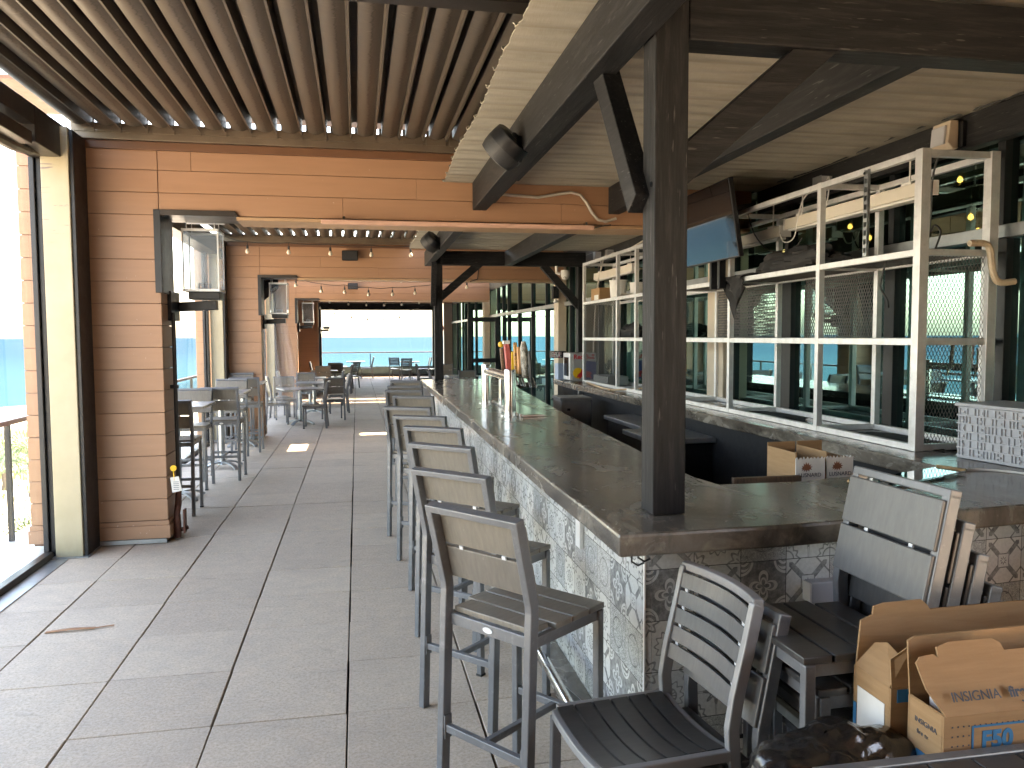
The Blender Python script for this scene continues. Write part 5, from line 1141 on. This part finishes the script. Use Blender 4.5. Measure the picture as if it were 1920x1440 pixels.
def wspk(lab, x, y, z):
    t = thing('box_speaker', lab, 'speaker', (x,y,z), 'W', 'box speakers on the siding walls'); m = MB(); m.hexa([(x-.14,y-.03,z-.09),(x+.14,y-.03,z-.09),(x+.12,y+.10,z-.08),(x-.12,y+.10,z-.08),(x-.14,y-.0,z+.09),(x+.14,y-.0,z+.09),(x+.12,y+.12,z+.09),(x-.12,y+.12,z+.09)])
    part(t, 'cabinet', m, M['blackmatt'], bev=.012); m = MB(); m.box(x-.02,x+.02,y+.1,y+.19,z-.02,z+.02); part(t, 'mount', m, M['black'])
    m = MB(); m.hexa([(x-.125,y-.036,z-.075),(x+.125,y-.036,z-.075),(x+.125,y-.032,z-.075),(x-.125,y-.032,z-.075),(x-.125,y-.012,z+.075),(x+.125,y-.012,z+.075),(x+.125,y-.006,z+.075),(x-.125,y-.006,z+.075)]); part(t, 'grille', m, M['darkgrille'])
wspk('black box speaker on the second siding wall between the hanging bulbs', -.09, 14.17, 3.20); wspk('black box speaker on the third siding wall', -.08, 22.52, 3.19); wspk('small black box speaker above the far end window', -.12, 35.32, 3.40)
# string lights
def strings(lab, pts, fr, drops, cr=.007):
    c = pts[0]; t = thing('string_light', lab, 'string light', c, fr, 'string lights across the deck')
    cord = []
    for p, q in zip(pts, pts[1:]):
        for k in range(4): f = k/4; cord.append(Vector(p).lerp(Vector(q), f)+Vector((0,0,-.02*math.sin(PI*f))))
    cord.append(Vector(pts[-1])); part(t, 'cord', MB().tube(cord, cr, 6), M['cable'])
    for k, p in enumerate(pts):
        if k in drops:
            p = Vector(p); s = part(t, 'socket', MB().tube([p, p+Vector((0,0,-.05)), p+Vector((0,0,-.06)), p+Vector((0,0,-.115))], [.005,.005,.018,.018], 8), M['cable'])
            m = MB(); m.lathe([(.014,-.112),(.024,-.128),(.036,-.155),(.036,-.17),(.024,-.19),(.0,-.198)], p, 12); part(t, 'bulb', m, M['bulbclear'], smooth=True)
strings('string of bulbs hanging under the louvres before the second siding wall', [(-2.1,13.75,3.44)]+[(x,13.75,z) for x, z in ((-1.75,3.36),(-1.09,3.355),(-.41,3.345),(.27,3.335),(.94,3.335))]+[(1.6,13.7,3.40)], 'W', (1,2,3,4,5))
strings('string of bulbs peeping out below the second siding wall', [(-1.0,16,3.2),(-.31,16,3.075),(.295,16,3.06),(.895,16,3.055),(1.5,16,3.1),(2.3,16.0,3.12)], 'W', (1,2,3,4))
strings('sagging string of bulbs in front of the third siding wall', [(-2.0,18,3.3),(-1.29,18,3.08),(-.75,18,2.955),(-.245,18,2.935),(.28,18,2.88),(.81,18,2.885),(1.315,18,2.92),(1.85,18,2.99),(2.5,18.0,3.06),(3.2,18,3.2)], 'W', (1,2,3,4,5,6,8))
strings('string of bulbs hanging below the third siding wall before the end window', [(-1.5,26,3.1),(-1.13,26,2.86),(-.83,26,3.05),(-.24,26,2.99),(.33,26,2.96),(.89,26,2.96),(1.46,26,2.99),(2.03,26,3.04),(2.6,26,3.2)], 'W', (1,2,3,4,5,6,7))
strings('dark sagging string of bulbs seen against the end window', [(-1.3,33,3.1),(-.85,33,2.89),(-.19,33,2.73),(.453,33,2.63),(1.125,33,2.65),(1.76,33,2.73),(2.4,33,2.93),(2.8,33,3.1)], 'W', (1,2,3,4,5,6), .014)
# the long tube light and conduit on the first wall
t = thing('tube_light', 'long pinkish tube light along the lower edge of the nearest siding wall', 'light', (1,7.13,2.8), 'W')
part(t, 'tube', MB().box(-.285,2.19,7.105,7.16,2.762,2.803), M['pinktube'], bev=.010); part(t, 'clip', MB().box(-.10,-.08,7.10,7.165,2.805,2.83).box(2.10,2.12,7.10,7.165,2.805,2.83), M['steel']); part(t, 'lead', MB().tube([(2.19,7.13,2.78),(2.26,7.13,2.80),(2.36,7.14,2.815)], .006, 6), M['cable'])
pts = [(1.30,7.15,3.07),(1.66,7.165,3.055),(1.86,7.165,3.09),(1.98,7.165,3.11),(2.07,7.165,3.09),(2.13,7.165,3.02),(2.18,7.165,2.93),(2.24,7.165,2.865),(2.32,7.165,2.85),(2.42,7.165,2.88)]
solo('conduit', 'bent beige conduit pipe on the nearest siding wall, right of the long beam end', 'pipe', pts[0], MB().tube(pts, .014, 10), M['conduit'], 'W', smooth=True)
solo('black_cable', 'thin black cable hanging down the second siding wall above the taps', 'cable', (2.2,14.3,3.1), MB().tube([(2.2,14.33,3.25),(2.21,14.33,3.0),(2.19,14.33,2.82),(2.05,14.33,2.78)], .009, 6), M['cable'], 'W')
# camera dome, wall speaker, exit sign
t = thing('dome_camera', 'white dome security camera under the far cross beam', 'camera', (2.36,10.33,2.7), 'B')
m = MB(); m.lathe([(.0,0),(.07,0),(.075,-.05),(.07,-.10),(.05,-.145),(.0,-.165)], (2.38,10.30,2.86), 20); part(t, 'dome', m, M['white'], smooth=True); part(t, 'arm', MB().tube([(2.24,10.33,2.93),(2.24,10.33,2.82),(2.30,10.32,2.80)], .025, 10), M['white'], smooth=True)
m = MB(); m.lathe([(.0,.005),(.022,.004),(.022,-.002)], (2.365,10.25,2.735), 12, (-.3,-.8,-.5)); part(t, 'lens', m, M['black'])
t = thing('pillar_speaker', 'slim black speaker with a white lamp below on the beige pillar', 'speaker', (2.75,12.55,2.6), 'B')
part(t, 'cabinet', MB().box(2.70,2.815,12.48,12.62,2.50,2.74), M['blackmatt'], bev=.01); part(t, 'lamp', MB().lathe([(.0,0),(.03,-.01),(.05,-.06),(.0,-.08)], (2.76,12.52,2.49), 12), M['white'], smooth=True)
t = thing('exit_sign', 'red exit sign beside the far beige pillar', 'sign', (2.45,33.2,2.15), 'B')
part(t, 'panel', MB().box(2.22,2.58,33.18,33.22,2.05,2.27), M['exitred'], bev=.006); lettering(t, 'EXIT', .16, M['paper'], frame_mat((2.24,33.178,2.105),(1,0,0),(0,0,1)), bold=.004, xs=.88); part(t, 'bracket', MB().box(2.581,2.60,33.19,33.21,2.1,2.2), M['black'])
# loose plastic drape and rolled black tarp in the third bay
m = MB(); rows = []
for i in range(21):
    q = i/20; z = 2.25-2.0*q; w0 = -2.02-.05*q; w1 = -1.36+.36*q**.8; row = []
    for k in range(33):
        f = k/32; x = w0+(w1-w0)*f; row.append((x, 16.3-.7*f+ (.05+.08*q)*math.sin(f*19+q*1.5)+.04*math.sin(f*41+q*3), z+.03*math.sin(f*9)))
    rows.append(row)
m.sheet(rows); solo('plastic_drape', 'loose translucent plastic sheet draped in the opening of the third bay', 'plastic sheet', (-1.7,16.2,.2), m, M['drape'], 'W', smooth=True)
m = MB(); rows = []
for i in range(13):
    q = i/12; zt = 2.95; zb = 2.10+.60*q; rows.append([(-2.08+.66*q, 15.35+.05*math.sin(q*9+k), zt+(zb-zt)*k/8) for k in range(9)])
m.sheet(rows); o = solo('rolled_tarp', 'black tarp rolled aside at the top of the third bay opening', 'tarp', (-1.8,15.35,2.4), m, M['cloth'], 'W', smooth=True); o.modifiers.new('thick','SOLIDIFY').thickness = .01
# dry palm leaf litter on the paving
m = MB(); m.slat(LEAFPTS, .030, .004, (0,1,0)); m.slat([LEAFPTS[2],(LEAFPTS[2][0]+.10,LEAFPTS[2][1]+.03,.006)], .012, .003, (0,1,0)); solo('dead_leaf', 'dry brown palm leaf lying on the paving near the left edge', 'leaf', (-1.73,5.116,0), m, M['deadleaf'], 'W')

# ================================================================== CAMERA AND LIGHT
F_, YAW, PITCH, ROLL = 1475.0, .19451, .06061, -.00477
f = Vector((math.sin(YAW)*math.cos(PITCH), math.cos(YAW)*math.cos(PITCH), -math.sin(PITCH))); r = Vector((math.cos(YAW), -math.sin(YAW), 0)); u = r.cross(f)
r2 = r*math.cos(ROLL)+u*math.sin(ROLL); u2 = -r*math.sin(ROLL)+u*math.cos(ROLL)
cam = bpy.data.cameras.new('camera'); co = bpy.data.objects.new('camera', cam); COL.objects.link(co)
co.matrix_world = Matrix(((r2.x,u2.x,-f.x,0),(r2.y,u2.y,-f.y,0),(r2.z,u2.z,-f.z,HC),(0,0,0,1)))
cam.sensor_width = 36; cam.lens = F_/1920*36; cam.clip_start = .05; cam.clip_end = 90000; SC.camera = co
SUN_EL, SUN_AZ = math.radians(SUN[0]), math.radians(SUN[1])           # azimuth clockwise from +Y
w = bpy.data.worlds.new('World'); SC.world = w; w.use_nodes = True; nt = w.node_tree
sky = nt.nodes.new('ShaderNodeTexSky'); sky.sky_type = 'NISHITA'; sky.sun_disc = False; sky.sun_elevation = SUN_EL; sky.sun_rotation = SUN_AZ
sky.air_density = 1.0; sky.dust_density = 2.5; sky.ozone_density = .6
bg = nt.nodes['Background']; nt.links.new(sky.outputs[0], bg.inputs[0]); bg.inputs[1].default_value = SKY
sl_ = bpy.data.lights.new('sun', 'SUN'); sl_.energy = SUN[2]; sl_.angle = math.radians(.53); sl_.color = (1,.93,.82); so = bpy.data.objects.new('sun', sl_); COL.objects.link(so)
d = Vector((math.sin(SUN_AZ)*math.cos(SUN_EL), math.cos(SUN_AZ)*math.cos(SUN_EL), math.sin(SUN_EL))); so.rotation_euler = d.to_track_quat('Z','Y').to_euler(); so.location = (20,0,40)
SC.view_settings.view_transform = 'Standard'; SC.view_settings.look = 'None'; SC.view_settings.exposure = EXPO; SC.view_settings.gamma = 1; SC.view_settings.use_white_balance = True; SC.view_settings.white_balance_temperature = 8600; SC.view_settings.white_balance_tint = 14; SC.view_settings.use_curve_mapping = False
SC.render.engine = 'CYCLES'; cy = SC.cycles; cy.use_denoising = True
try: cy.denoiser = 'OPENIMAGEDENOISE'
except Exception: pass
cy.max_bounces = 14; cy.diffuse_bounces = 6; cy.glossy_bounces = 6; cy.transparent_max_bounces = 24; cy.transmission_bounces = 6
cy.sample_clamp_indirect = 8; cy.caustics_reflective = False; cy.caustics_refractive = False
